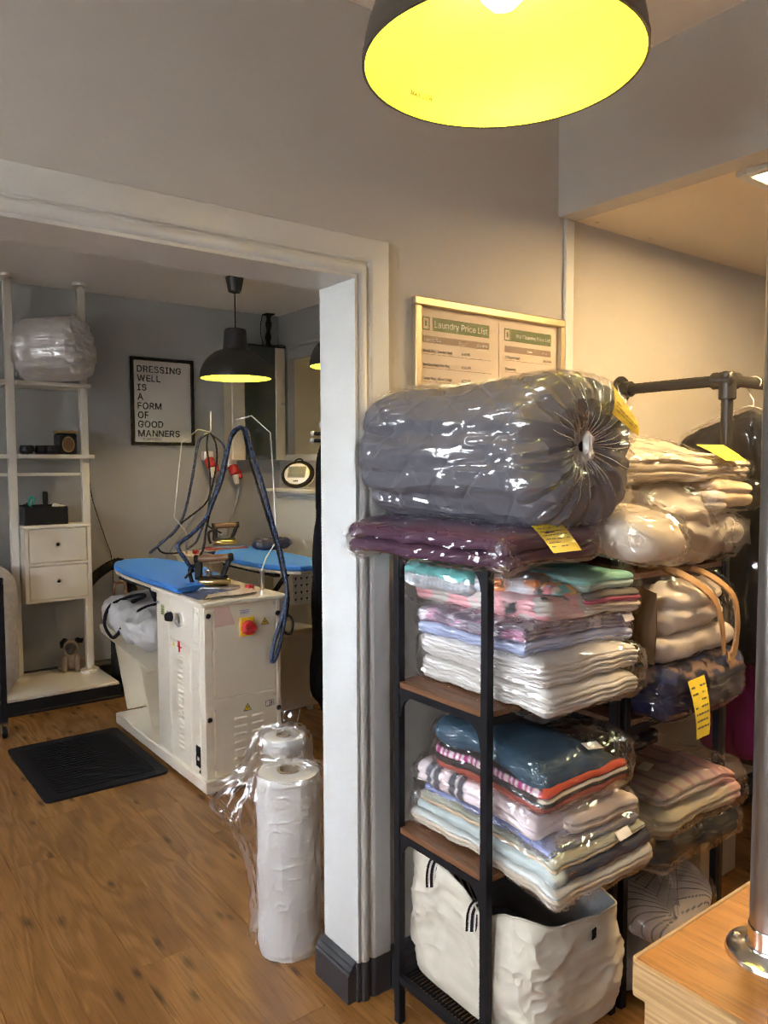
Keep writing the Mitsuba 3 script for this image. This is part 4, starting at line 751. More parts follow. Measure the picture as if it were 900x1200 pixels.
# things round the stations
bb = thing('plastic_laundry_bag', 'grey-white plastic bag of laundry with a black strap on the front catch tray', 'laundry bag')
m, p, n, c = soft((0.215, 0.34, 0.098), (0.12, 0.14, 0.085), (44, 70, 22), lambda p, n, c: 0.030 * (nz(p, 7, 12) - 0.5) + 0.022 * (ridge(p, (13, 13, 13), 5, 2, 1) - 0.4) + 0.008 * (ridge(p, (30, 30, 30), 9, 2, 1) - 0.4), lambda p: p + np.c_[p[:, 0] * 0, p[:, 0] * 0, 0.10 * p[:, 1]], (1.575, 4.22, 0.635))
put(bb, 'bag', m, 'mat_vc_wrapped', True, color=np.tile([0.53, 0.525, 0.515], (len(p), 1)))
sp = spline([(1.62, 4.08, 0.742), (1.54, 4.10, 0.738), (1.46, 4.12, 0.715), (1.385, 4.14, 0.655), (1.345, 4.17, 0.585), (1.335, 4.24, 0.560), (1.330, 4.34, 0.620), (1.365, 4.36, 0.705), (1.44, 4.33, 0.750), (1.53, 4.30, 0.768), (1.52, 4.24, 0.764), (1.45, 4.24, 0.742)], 120)
put(bb, 'strap', cat(*[tube(sp + np.array([0, d, 0.0]), 0.0075, 6) for d in (-0.008, 0.0, 0.008)]), 'mat_black_cloth', True, label='black woven strap')
ga = thing('white_caddy', 'white plastic peg basket hanging under the rear blue board', 'basket')
gm = prism(sbox(-0.075, -0.09, 0.075, 0.09).buffer(0.012), 0, 0.006)
put(ga, 'panel', bx(2.515, 2.523, 4.02, 4.20, 0.65, 0.842, 0.003), 'mat_white_plastic', False)
put(ga, 'panel', bx(2.35, 2.515, 4.012, 4.02, 0.65, 0.842, 0.003), 'mat_white_plastic', False)
put(ga, 'panel', bx(2.35, 2.515, 4.02, 4.20, 0.65, 0.658, 0.002), 'mat_white_plastic', False)
for i in range(4):
    for j in range(4): put(ga, 'hole_plug', mv(trimesh.creation.extrude_polygon(Polygon([(-0.009, 0.007), (0.009, 0.007), (0, -0.010)]), 0.002, engine='earcut'), (2.372 + 0.040 * i, 4.0115, 0.685 + 0.042 * j), rx=90), 'mat_rubber', False)
rt = thing('red_work_mat', 'dark red rest mat under the rear iron', 'mat'); put(rt, None, mv(bx(-0.15, 0.13, -0.09, 0.09, -0.004, 0.004, 0.002), (2.33, 4.86, 0.9385 - 0.0045), rz=-10), 'mat_pad_red', 30)
P('mat_pad_red', (0.16, 0.030, 0.022), 0.6)
nb = thing('navy_cloth', 'crumpled navy cloth lying at the back of the rear ironing station', 'cloth')
m, p, n, c = soft((0.13, 0.09, 0.030), (0.07, 0.06, 0.026), (30, 22, 10), lambda p, n, c: 0.035 * (nz(p, 14, 12) - 0.5) + 0.02 * (ridge(p, (20, 20, 20), 3, 2) - 0.4), None, (2.56, 4.62, 0.968), (0, 0, 20))
put(nb, None, m, 'mat_vc', True, color=lerp((0.015, 0.018, 0.045), (0.10, 0.09, 0.11), (nz(p, 22, 4) > 0.58) * 1.0))
fm = thing('floor_mat', 'black rubber floor mat with ridges in front of the ironing station', 'mat')
put(fm, 'base', prism(sbox(0.815, 3.56, 1.385, 4.36).buffer(-0.03).buffer(0.03), 0.0005, 0.009), 'mat_rubber', False)
put(fm, 'border', prism(sbox(0.815, 3.56, 1.385, 4.36).buffer(-0.03).buffer(0.03).difference(sbox(0.865, 3.61, 1.335, 4.31)), 0.009, 0.013), 'mat_rubber', False)
for i in range(22):
    y = 3.625 + i * 0.0312; put(fm, 'ridge', bx(0.88, 1.32, y, y + 0.015, 0.009, 0.0165, 0.003), 'mat_rubber', False)
# coat on a stand at the jamb
cstd = thing('coat_stand', 'coat rail post with white pegs half hidden behind the door jamb', 'coat stand')
put(cstd, 'post', bx(2.46, 2.49, 3.36, 3.39, 0.012, 1.80, 0.003), 'mat_black_metal', False)
put(cstd, 'foot', bx(2.33, 2.62, 3.24, 3.50, 0.0, 0.012, 0.003), 'mat_black_metal', False)
for z, yv in ((1.668, 3.46), (1.63, 3.455)):
    k = put(cstd, 'peg', cyl((2.475, 3.39, z), (2.26, 3.62, z + 0.004), 0.010, 14), 'mat_black_metal', True)
    put(k, 'peg_tip', trimesh.creation.icosphere(2, 0.015).apply_translation([2.258, 3.622, z + 0.004]), 'mat_white_plastic', True, label='white ball tip')
co = thing('black_coat', 'long black coat hanging from the pegs beside the door jamb', 'coat')
m, p, n, c = soft((0.20, 0.085, 0.78), (0.09, 0.08, 0.2), (30, 20, 60), lambda p, n, c: 0.022 * np.sin(p[:, 0] * 60 + 4 * nz(p, (2, 2, 3), 4)) * sm(0.7, 0.2, p[:, 2]), lambda p: p * np.array([1, 1, 1]) + np.c_[-0.04 * sm(0.4, -0.7, p[:, 2]), p[:, 0] * 0, p[:, 0] * 0], (2.475, 3.595, 0.885))
put(co, None, m, 'mat_black_cloth', True)

# ------------------------------------------------------------------ rolls of plastic film behind the jamb
def film_roll(label, x, y, r, h, seed, fling):
    t = thing('film_roll', label, 'plastic roll', 'rolls of plastic film')
    tt, hh = np.meshgrid(np.arange(150) * 2 * np.pi / 150, np.linspace(0, 1, 130), indexing='ij'); tt, hh = tt.ravel(), hh.ravel(); Q = np.stack([np.cos(tt), np.sin(tt), hh * 5], -1)
    rr_ = r - 0.003 + 0.0030 * ridge(Q, (3.5, 3.5, 0.9), seed + 20, 3, 1) + 0.0030 * ridge(Q, (1.6, 1.6, 3.2), seed + 30, 6, 1) + 0.0020 * (nz(Q, (6, 6, 5), seed) - 0.5)
    rr_ = np.where(hh < 0.02, rr_ - 0.003, rr_); v = np.stack([x + rr_ * np.cos(tt), y + rr_ * np.sin(tt), 0.001 + hh * (h - 0.001)], -1); f = []
    for i in range(150):
        for j in range(129): a, b = i * 130 + j, ((i + 1) % 150) * 130 + j; f += [(a, b, b + 1), (a, b + 1, a + 1)]
    put(t, 'roll', trimesh.Trimesh(v, f, process=False), 'mat_milky', True)
    put(t, 'roll_end', lathe([(r * 0.36, h - 0.001), (r * 0.6, h), (r * 0.94, h - 0.001), (r * 0.985, h - 0.005)], 56, (x, y, 0)), 'mat_milky', True)
    put(t, 'core', lathe([(r * 0.36, h), (r * 0.36, h + 0.003), (r * 0.28, h + 0.003), (r * 0.28, h - 0.12), (1e-4, h - 0.12)], 32, (x, y, 0)), 'mat_cardboard', 40, label='brown cardboard core')
    th, s = np.meshgrid(np.arange(240) * 2 * np.pi / 240, np.linspace(0, 1, 100), indexing='ij'); th, s = th.ravel(), s.ravel()
    side = np.exp(-((np.angle(np.exp(1j * (th - math.radians(143)))) / 0.85) ** 2))
    P3 = np.stack([np.cos(th) * 2, np.sin(th) * 2, s * 3], -1)
    cre = ridge(P3, (2.2, 2.2, 1.1), seed, 4, 2)
    # top closes over the core, then falls along the roll; on one side it flares out
    rad = np.where(s < 0.2, r * (0.15 + 0.9 * (s / 0.2)), r * 1.05 + 0.012 * cre)
    z = np.where(s < 0.2, h + 0.012 + 0.014 * (1 - s / 0.2), h + 0.006 - (h - 0.03) * ((s - 0.2) / 0.8) ** 1.0)
    fl = fling * side * np.exp(-((s - 0.42) / 0.17) ** 2)
    rad = rad + fl * (0.9 + 0.16 * (cre - 0.4)); rad = rad + 0.011 * np.where(s > 0.22, ridge(P3, (9, 9, 0.6), seed + 2, 3) + 0.8 * ridge(P3 + [0, 0, 0.35], (5, 5, 2.0), seed + 9, 4), 0); z = z + 0.02 * (cre - 0.4) + side * fling * 0.55 * np.exp(-((s - 0.5) / 0.15) ** 2) + 0.012 * (meshkit.noise(P3 * 3, seed) - 0.5)
    v = np.stack([x + rad * np.cos(th), y + rad * np.sin(th), np.maximum(z, 0.02)], -1)
    f = [];
    for i in range(240):
        for j in range(99): a, b = i * 100 + j, ((i + 1) % 240) * 100 + j; f += [(a, b, b + 1), (a, b + 1, a + 1)]
    put(t, 'loose_film', trimesh.Trimesh(v, f, process=False), 'mat_film', True, label='loose clear film thrown over the roll')
    return t
film_roll('tall milky roll of plastic film under loose clear film, beside the door jamb', 1.170, 2.035, 0.098, 0.560, 11, 0.15)
t = film_roll('smaller roll of plastic film standing behind the tall one', 1.315, 2.315, 0.075, 0.560, 17, 0.05)
# twisted tuft of film on the smaller roll
m, *_ = soft((0.030, 0.022, 0.062), (0.025, 0.02, 0.05), (14, 14, 24), lambda p, n, c: 0.012 * (ridge(p, (60, 60, 10), 3, 2) - 0.4), lambda p: p * np.c_[1.3 - 9 * p[:, 2], 1.3 - 9 * p[:, 2], np.ones(len(p))], (1.330, 2.30, 0.632), (10, 22, 0)); put(t, 'film_tuft', m, 'mat_film', True)

# ------------------------------------------------------------------ racks
def rack(label, x0, x1, y0, y1, zs, wood, top, foot_in=0.012, back=True):
    t = thing('storage_rack', label, 'shelf rack'); b = 0.022
    for x in (x0, x1 - b):
        for y in (y0, y1 - b):
            put(t, 'upright', bx(x, x + b, y, y + b, 0.0, top, 0.0015), 'mat_black_metal', False)
    for i, z in enumerate(zs):
        k = put(t, 'shelf_frame', cat(bx(x0 + b, x1 - b, y0 + 0.002, y0 + 0.018, z - 0.034, z - 0.016), bx(x0 + b, x1 - b, y1 - 0.018, y1 - 0.002, z - 0.034, z - 0.016), bx(x0 + 0.002, x0 + 0.018, y0 + b, y1 - b, z - 0.034, z - 0.016), bx(x1 - 0.018, x1 - 0.002, y0 + b, y1 - b, z - 0.034, z - 0.016)), 'mat_black_metal', False)
        if wood[i]:
            put(k, 'shelf_board', cat(bx(x0 + b + 0.001, x1 - b - 0.001, y0 + 0.003, y1 - 0.003, z - 0.016, z, 0.0015), bx(x0 + 0.003, x0 + b + 0.001, y0 + b + 0.001, y1 - b - 0.001, z - 0.016, z, 0.0015), bx(x1 - b - 0.001, x1 - 0.003, y0 + b + 0.001, y1 - b - 0.001, z - 0.016, z, 0.0015)), 'mat_rack_wood', False, label='brown stained wooden shelf')
            for (x, sx) in ((x0 + 0.004, 0),):
                for y, s in ((y1 - b, -1), (y0 + b, 1)):
                    br_ = Polygon([(0, 0), (s * 0.055, 0)] + [(s * 0.055 - s * 0.050 * math.sin(a), -0.055 + 0.055 * math.cos(a) - 0.0) for a in np.linspace(0, math.pi / 2, 8)] + [(0, -0.06)])
                    g = trimesh.creation.extrude_polygon(br_.buffer(0), 0.008, engine='earcut'); Mx = np.eye(4); Mx[:3, :3] = [[0, 0, 1], [1, 0, 0], [0, 1, 0]]; g.apply_transform(Mx); g.apply_translation([x, y, z - 0.034])
                    put(k, 'corner_brace', g, 'mat_black_metal', False)
        else:
            bars = [bx(x0 + 0.02, x1 - 0.02, y, y + 0.004, z - 0.020, z - 0.014) for y in np.arange(y0 + 0.022, y1 - 0.02, 0.012)] + [bx(x, x + 0.004, y0 + 0.018, y1 - 0.018, z - 0.026, z - 0.020) for x in np.arange(x0 + 0.03, x1 - 0.02, 0.045)]
            put(k, 'mesh_shelf', cat(*bars), 'mat_black_metal', False, label='black wire mesh shelf', kind='stuff')
    return t
rack('narrow black metal rack with brown wooden shelves loaded with wrapped laundry, in front', 1.224, 1.724, 1.228, 1.574, (0.150, 0.545, 0.935, 1.300), (0, 1, 1, 1), 1.300)
rack('second black metal rack behind the first, loaded with wrapped duvets', 1.745, 2.240, 1.225, 1.574, (0.395, 0.805, 1.205), (1, 1, 1), 1.205)

# ------------------------------------------------------------------ wrapped laundry
def cloth(parent, name, x, y, z, r, L, depth, seed, color, mat='mat_vc', warp=None, rot=(0, 0, 0), bulge=0.006, res=0.0075, extra=None, label=None):
    h = np.array([(x[1] - x[0]) / 2, (y[1] - y[0]) / 2, (z[1] - z[0]) / 2]); c = ((x[0] + x[1]) / 2, (y[0] + y[1]) / 2, (z[0] + z[1]) / 2)
    n = [int(np.clip(2 * q / res, 10, 84)) for q in h]; n[2] = max(n[2], min(60, 7 * L))
    def disp(p, nr, cc):
        o = folds(p, nr, h[2], L, depth, seed)[0] + 2 * bulge * (nz(p, 6, seed + 1) - 0.5) + 0.7 * bulge * (nz(p, 22, seed + 2) - 0.5)
        o += 0.5 * bulge * (ridge(p, (8, 26, 30), seed + 4, 3) - 0.3)
        return o + (extra(p, nr, cc) if extra is not None else 0)
    m, p, nr, cc = soft(h, r, n, disp, warp, c, rot)
    lay = folds(p, nr, h[2], L, depth, seed)[1]
    col = np.clip(np.asarray(color(p, nr, lay) if callable(color) else np.tile(color, (len(p), 1)), float), 0.003, 0.9)
    if col.ndim == 1: col = np.tile(col, (len(p), 1))
    put(parent, name, m, mat, True, color=col, label=label); LAST[0] = m.vertices
    return c, h
LAST = [None]
def on_top(x, y, up=0.010):
    """a point just above the last cloth at (x, y)"""
    v = LAST[0]; d = np.hypot(v[:, 0] - x, v[:, 1] - y); return (x, y, v[d < 0.015][:, 2].max() + up)
def plain(c, v=0.08, s=0): return lambda p, n, l: np.asarray(c)[None] * (1 + v * 2 * (nz(p, 14, s) - 0.5))[:, None]
def layers(cols, s=0): return lambda p, n, l: np.asarray(cols, float)[l % len(cols)] * (1 + 0.12 * (nz(p, 18, s) - 0.5))[:, None]
def floral(base, blooms, scale=28, thr=0.58, s=0):
    def fn(p, n, l):
        c = np.tile(np.asarray(base, float), (len(p), 1))
        for i, b in enumerate(blooms):
            t = sm(thr, thr + 0.05, meshkit.fbm(p * scale, 2, s + 7 * i)); c = lerp(c, np.asarray(b, float), t)
        return c
    return fn
def droop(x=None, y=None, k=6.0):
    """what hangs over the front (p.y below y) or left edge sinks"""
    def w(p):
        d = np.zeros(len(p))
        if y is not None: d += k * np.clip(y - p[:, 1], 0, None) ** 2
        if x is not None: d += k * np.clip(x - p[:, 0], 0, None) ** 2
        return p - np.c_[d * 0, d * 0, d]
    return w
PK = 'wrapped laundry on the racks'
# the big grey duvet on top
d1 = thing('duvet_parcel', 'huge grey quilted duvet wrapped in shiny clear plastic on top of the front rack', 'duvet', PK)
DC, DH = np.array([1.332, 1.345, 1.532]), np.array([0.190, 0.318, 0.166])
def pleats(p, n, K=21, amp=0.012, cx=-0.01, cz=0.005, seed=0):
    w = np.clip(-n[:, 1] * 1.6 - 0.35, 0, 1); rad = np.hypot(p[:, 0] - cx, p[:, 2] - cz); a = np.arctan2(p[:, 2] - cz, p[:, 0] - cx)
    ph = a * K / (2 * np.pi) + 1.3 * meshkit.noise(np.c_[np.cos(a) * 3, np.sin(a) * 3, rad * 5], seed)
    return w * (amp * (2 * np.abs(ph % 1 - 0.5) - 0.5) * sm(0.0, 0.05, rad) - 0.040 * np.exp(-(rad / 0.055) ** 2))
def dshape(p):
    q = p.copy(); t = (p[:, 1] + DH[1]) / (2 * DH[1])                       # 0 near end .. 1 at the wall
    q[:, 2] += -0.018 * t * (p[:, 2] > 0) * p[:, 2] / DH[2] - 0.010 * (1 - t) * np.clip(-p[:, 2] / DH[2], 0, 1)
    q[:, 0] += -0.028 * t + 0.015; return q
def dcrease(p, n):
    """the folds of the rolled duvet along its left side"""
    o = 0
    for zc, d, w, sl in ((0.040, 0.020, 0.020, 0.018), (-0.040, 0.010, 0.014, -0.014), (-0.105, 0.015, 0.012, 0.0)):
        d = d * (0.35 + 0.65 * sm(-0.25, 0.15, p[:, 1])) * (0.7 + 0.6 * nz(p * [0, 1, 0], 9, 15))
        zz = p[:, 2] - zc - sl * p[:, 1] / DH[1] - 0.05 * (nz(p * [0, 1, 0], 7, 5) - 0.5)
        o = o - d * np.exp(-(zz / w) ** 2) * np.clip(-n[:, 0], 0, 1)
    return o
def ddisp(p, n, c):
    u, v = p[:, 1] * 8 + p[:, 2] * 7 + 1.2 * nz(p, 4, 2), p[:, 1] * 8 - p[:, 2] * 7 - p[:, 0] * 7
    st = np.exp(-((np.abs(u % 1 - 0.5) - 0.5) / 0.035) ** 2) + np.exp(-((np.abs(v % 1 - 0.5) - 0.5) / 0.035) ** 2)
    o = dcrease(p, n) - 0.0028 * st * np.clip(1.2 - np.abs(n[:, 1]) * 2, 0, 1)
    return o + 0.030 * (nz(p, 4, 9, 2) - 0.5) + 0.006 * (nz(p, 16, 4) - 0.5) + 0.004 * (ridge(p, (26, 10, 34), 8, 3) - 0.3) + pleats(p, n, 19, 0.010, seed=2)
m, p, n, c = soft(DH, (0.15, 0.085, 0.14), (90, 130, 90), ddisp, dshape, DC)
shade = 0.94 + 0.12 * nz(p, 30, 5)
cc = np.array([0.076, 0.077, 0.088]) * shade[:, None]
put(d1, 'duvet', m, 'mat_vc_wrapped', True, color=cc, label='grey quilted duvet')
def dfilm(p, n, c):
    q = p @ np.array([[1, 0, 0], [0, 0.75, -0.66], [0, 0.66, 0.75]]); k1, k2 = sm(0.45, 0.62, nz(p, 6, 31, 2)), sm(0.42, 0.6, nz(p, 7, 37, 2))
    o = 0.030 * (nz(p, 4, 9, 2) - 0.5) + 0.75 * dcrease(p, n)
    o += 0.0075 * k1 * (ridge(q, (18, 14, 62), 25, 3) - 0.2) + 0.0065 * k2 * (ridge(p, (30, 12, 58), 21, 3) - 0.2) + 0.003 * (nz(p, 20, 3) - 0.5)
    return o + pleats(p, n, 37, 0.015, seed=4) + 0.002
m, *_ = soft(DH + 0.006, (0.15, 0.085, 0.14), (120, 190, 120), dfilm, dshape, DC); put(d1, 'plastic_film', m, 'mat_film', True, label='shiny clear plastic gathered at the end')
kn = DC + np.array([0.006, -DH[1] + 0.020, 0.006])
m2, *_ = soft((0.006, 0.014, 0.034), (0.0055, 0.013, 0.03), (18, 18, 40), lambda p, n, c: 0.009 * (ridge(p, (150, 150, 30), 3, 2) - 0.4), None, kn); put(d1, 'film_knot', m2, 'mat_milky', True, label='white twisted knot of film')
ev = m.vertices[m.vertices[:, 1] < DC[1] - 0.12]; o = np.random.RandomState(5); sl = []           # gathered plastic: narrow upright folds running out from the knot
for k in range(46):
    a = 2 * np.pi * (k + o.uniform(-0.4, 0.4)) / 46; r1 = o.uniform(0.04, 0.14); pts = []
    for r_ in np.linspace(0.012, r1, 8):
        x, z = kn[0] + r_ * math.cos(a + 0.03 * math.sin(r_ * 60 + k)), kn[2] + r_ * math.sin(a + 0.03 * math.sin(r_ * 60 + k)); d_ = (ev[:, 0] - x) ** 2 + (ev[:, 2] - z) ** 2
        pts.append((x, ev[np.argsort(d_)[:6], 1].mean() - 0.0015, z))
    sl.append(tube(pts, np.linspace(0.0016, 0.0003, 8), 5))
put(d1, 'film_gather', cat(*sl), 'mat_milky', True, label='gathered folds of plastic radiating from the knot', kind='stuff')
ticket(d1, [(1.372, 1.010, 1.668), (1.468, 1.022, 1.606), (1.462, 1.008, 1.560), (1.356, 0.998, 1.605)], 'paper_ticket', 6, seed=1)
SLUMP[0] = True
# purple parcel
d2 = thing('purple_parcel', 'flat dark purple blanket in clear plastic under the grey duvet', 'blanket', PK)
wp = lambda p: droop(y=-0.20, k=1.2)(p) - np.c_[p[:, 0] * 0, p[:, 0] * 0, 0.9 * np.clip(-0.06 - p[:, 0], 0, None) ** 1.5]
for z0, z1, x1_, s in ((1.302, 1.334, 1.405, 3), (1.334, 1.368, 1.385, 5)):
    cloth(d2, 'blanket', (1.122, x1_), (1.070, 1.640), (z0, z1), 0.015, 1, 0.0, s, plain((0.040, 0.015, 0.032), 0.12, s), 'mat_vc_wrapped', wp, bulge=0.005)
film(d2, (1.262, 1.352, 1.334), (0.148, 0.295, 0.040), 31, 0.035, 0.006, wp)
m, *_ = soft((0.045, 0.05, 0.035), (0.03, 0.03, 0.03), (22, 22, 18), lambda p, n, c: 0.02 * (ridge(p, (40, 40, 40), 4, 3) - 0.3), None, (1.150, 1.60, 1.312)); put(d2, 'film_tail', m, 'mat_film', True, label='crumpled film end')
m, *_ = soft((0.030, 0.028, 0.040), (0.025, 0.025, 0.03), (22, 22, 18), lambda p, n, c: 0.016 * (ridge(p, (50, 50, 50), 4, 3) - 0.3), None, (1.128, 1.085, 1.300)); put(d2, 'film_tail', m, 'mat_film', True, label='crumpled film end')
ticket(d2, [(1.212, 1.088, 1.372), (1.300, 1.084, 1.375), (1.318, 1.042, 1.318), (1.226, 1.040, 1.318)], 'paper_ticket', 6, seed=2, bow=0.002)
# teal and pink bundle, lavender bundle, white sheets (middle shelf)
d3 = thing('patterned_bundle', 'bundle of teal, pink and flowered clothes in plastic, topmost on the middle shelf', 'clothes bundle', PK)
cloth(d3, 'pink_cloth', (1.345, 1.690), (1.165, 1.640), (1.128, 1.190), 0.028, 3, 0.007, 4, lambda p, n, l: floral(np.array([0.62, 0.32, 0.33]), [(0.50, 0.46, 0.42), (0.05, 0.05, 0.05), (0.60, 0.40, 0.40)], 18, 0.60, 3)(p, n, l), 'mat_vc_wrapped', label='pink flowered cloth')
def teal(p, n, l):
    c = np.tile([0.16, 0.46, 0.44], (len(p), 1)); g = ((np.abs((p[:, 1] * 70) % 1 - 0.5) < 0.2) | (np.abs((p[:, 2] * 70 + p[:, 0] * 40) % 1 - 0.5) < 0.2)) & (p[:, 2] < 0.008)
    c[g] = (0.55, 0.55, 0.56); return lerp(c, np.array([0.42, 0.40, 0.45]), ((p[:, 2] < 0.004) & ~g) * 0.8)
cloth(d3, 'teal_cloth', (1.315, 1.520), (1.400, 1.660), (1.165, 1.235), 0.03, 2, 0.006, 7, teal, 'mat_vc_wrapped', label='teal cloth with a lattice print')
cloth(d3, 'white_cloth', (1.36, 1.58), (1.25, 1.46), (1.178, 1.225), 0.02, 2, 0.006, 8, floral((0.58, 0.57, 0.60), [(0.55, 0.20, 0.07), (0.60, 0.62, 0.64)], 14, 0.62, 5), 'mat_vc_wrapped', rot=(0, 0, 14), label='white and orange cloth')
cloth(d3, 'flowered_cloth', (1.395, 1.490), (1.180, 1.290), (1.150, 1.218), 0.03, 2, 0.006, 9, floral((0.55, 0.20, 0.22), [(0.62, 0.58, 0.52), (0.04, 0.035, 0.03), (0.10, 0.32, 0.32), (0.60, 0.35, 0.10)], 40, 0.55, 11), 'mat_vc_wrapped', label='brightly flowered cloth')
cloth(d3, 'mint_cloth', (1.480, 1.688), (1.165, 1.470), (1.190, 1.232), 0.02, 2, 0.006, 10, layers([(0.40, 0.55, 0.52), (0.22, 0.50, 0.46)], 4), 'mat_vc_wrapped', label='mint green cloth')
cloth(d3, 'folded_edge', (1.47, 1.690), (1.150, 1.30), (1.135, 1.192), 0.02, 4, 0.009, 12, layers([(0.50, 0.46, 0.42), (0.55, 0.48, 0.40), (0.28, 0.05, 0.09), (0.10, 0.09, 0.08)], 4), 'mat_vc_wrapped', label='mixed folded edges')
film(d3, (1.500, 1.405, 1.184), (0.196, 0.262, 0.064), 41, 0.045, 0.006)
d4 = thing('lavender_bundle', 'flat lavender and grey flowered bedding in plastic on the middle shelf', 'bedding', PK)
cloth(d4, 'blue_sheet', (1.275, 1.680), (1.165, 1.545), (1.062, 1.092), 0.014, 2, 0.004, 14, layers([(0.33, 0.38, 0.54), (0.40, 0.45, 0.60)], 3), 'mat_vc_wrapped', label='pale blue sheet')
cloth(d4, 'flowered_cover', (1.280, 1.685), (1.170, 1.545), (1.092, 1.128), 0.016, 3, 0.005, 15, floral((0.165, 0.125, 0.155), [(0.50, 0.46, 0.50), (0.36, 0.18, 0.26), (0.23, 0.21, 0.24)], 34, 0.56, 21), 'mat_vc_wrapped', label='grey and plum flowered cover')
film(d4, (1.478, 1.355, 1.096), (0.208, 0.200, 0.040), 43, 0.032, 0.006)
paper_label(d4, (1.64, 1.150, 1.118), (1, 0, 0.05), (0, 0.7, 1), 0.036, 0.020)
d5 = thing('white_sheet_bundle', 'thick stack of folded white sheets in plastic, lowest on the middle shelf', 'bedding', PK)
cloth(d5, 'sheet', (1.285, 1.640), (1.105, 1.545), (0.938, 0.998), 0.026, 5, 0.008, 16, plain((0.55, 0.53, 0.49), 0.05, 2), 'mat_vc_wrapped', droop(y=-0.17, k=2.0))
cloth(d5, 'sheet', (1.275, 1.650), (1.115, 1.545), (1.000, 1.062), 0.026, 5, 0.008, 17, plain((0.54, 0.52, 0.49), 0.05, 3), 'mat_vc_wrapped', droop(y=-0.17, k=1.0))
film(d5, (1.463, 1.325, 1.000), (0.196, 0.228, 0.068), 47, 0.04, 0.0065, droop(y=-0.17, k=1.4))
# lower shelf of the front rack
d6 = thing('towel_bundle', 'lavender, sage and navy towels over pale mint sheets in plastic, lowest on the lower shelf', 'towels', PK)
cloth(d6, 'mint_sheet', (1.262, 1.620), (1.055, 1.560), (0.548, 0.590), 0.018, 3, 0.006, 21, layers([(0.46, 0.41, 0.33), (0.50, 0.44, 0.35), (0.52, 0.55, 0.53)], 3), 'mat_vc_wrapped', droop(y=-0.16, k=2.2), extra=None, label='pale mint and beige sheets')
cloth(d6, 'navy_towel', (1.270, 1.620), (1.060, 1.540), (0.592, 0.616), 0.011, 1, 0.004, 22, lambda p, n, l: lerp(np.tile([0.45, 0.53, 0.52], (len(p), 1)), np.array([0.022, 0.027, 0.042]), sm(-0.16, -0.13, p[:, 0])), 'mat_vc_wrapped', droop(y=-0.16, k=2.2), label='navy towel')
cloth(d6, 'sage_towel', (1.275, 1.612), (1.068, 1.53), (0.618, 0.640), 0.010, 2, 0.004, 23, layers([(0.52, 0.42, 0.30), (0.25, 0.25, 0.19)], 5), 'mat_vc_wrapped', droop(y=-0.16, k=2.2), label='sage and beige towels')
cloth(d6, 'lavender_towel', (1.280, 1.595), (1.085, 1.52), (0.641, 0.660), 0.009, 1, 0.0, 24, lambda p, n, l: lerp(np.tile([0.22, 0.215, 0.245], (len(p), 1)), np.array([0.24, 0.30, 0.52]), sm(-0.11, -0.14, p[:, 0])), 'mat_vc_wrapped', droop(y=-0.16, k=2.0), label='lavender towel')
film(d6, (1.442, 1.305, 0.603), (0.188, 0.260, 0.064), 51, 0.04, 0.0065, droop(y=-0.16, k=2.0))
paper_label(d6, (1.510, 1.062, 0.634), (1, -0.05, 0.12), (0, 0.7, 0.7), 0.045, 0.022)
k = paper_label(d6, (1.52, 1.13, 0.672), (1, 0, 0), (0, 1, 0), 0.022, 0.020, 'sticker', 'mat_tag_yellow')
d7 = thing('striped_bundle', 'pale pink bedding with a grey striped end in plastic, middle of the lower shelf', 'bedding', PK)
def stripes(p, n, l):
    c = np.tile([0.60, 0.52, 0.53], (len(p), 1)); far = p[:, 1] > 0.02 + 0.25 * p[:, 0]; s = ((p[:, 1] * 11.0 + 1.0 * p[:, 0]) % 1)
    c = np.where((far & (s < 0.60))[:, None], [0.075, 0.072, 0.085], c); return np.where((far & (s > 0.26) & (s < 0.34))[:, None], [0.6, 0.58, 0.58], c)
cloth(d7, 'bedding', (1.262, 1.590), (1.120, 1.540), (0.664, 0.722), 0.026, 2, 0.006, 26, stripes, 'mat_vc_wrapped', droop(y=-0.12, k=1.6))
cloth(d7, 'rolled_end', (1.36, 1.600), (1.085, 1.140), (0.655, 0.700), 0.02, 2, 0.006, 27, plain((0.50, 0.42, 0.36), 0.1, 3), 'mat_vc_wrapped', label='cream rolled end')
film(d7, (1.430, 1.315, 0.692), (0.176, 0.235, 0.040), 53, 0.035, 0.006, droop(y=-0.12, k=1.6))
d8 = thing('blue_bundle', 'petrol blue cover folded over red and black trims in plastic, topmost on the lower shelf', 'bedding', PK)
def redtrim(p, n, l):
    c = np.tile([0.030, 0.026, 0.026], (len(p), 1)); t = p[:, 2] / 0.030
    c = np.where((t < -0.25)[:, None], [0.22, 0.050, 0.035], c); d = (np.abs(n[:, 2]) < 0.75) & (t > 0.35) & (n[:, 0] < 0)
    ch = ((p[:, 1] * 55) % 1 < 0.5); c = np.where((d & ch)[:, None], [0.60, 0.50, 0.52], c); c = np.where((d & ~ch)[:, None], [0.25, 0.03, 0.12], c)
    f = n[:, 1] < -0.3; c = np.where((f & (t > 0.45))[:, None], [0.36, 0.050, 0.024], c); c = np.where((f & (t > 0.12) & (t < 0.35))[:, None], [0.55, 0.50, 0.42], c)
    return c
cloth(d8, 'trimmed_layers', (1.268, 1.578), (1.095, 1.465), (0.728, 0.788), 0.024, 3, 0.006, 28, redtrim, 'mat_vc_wrapped', label='black and brick red layers with a chequered edge')
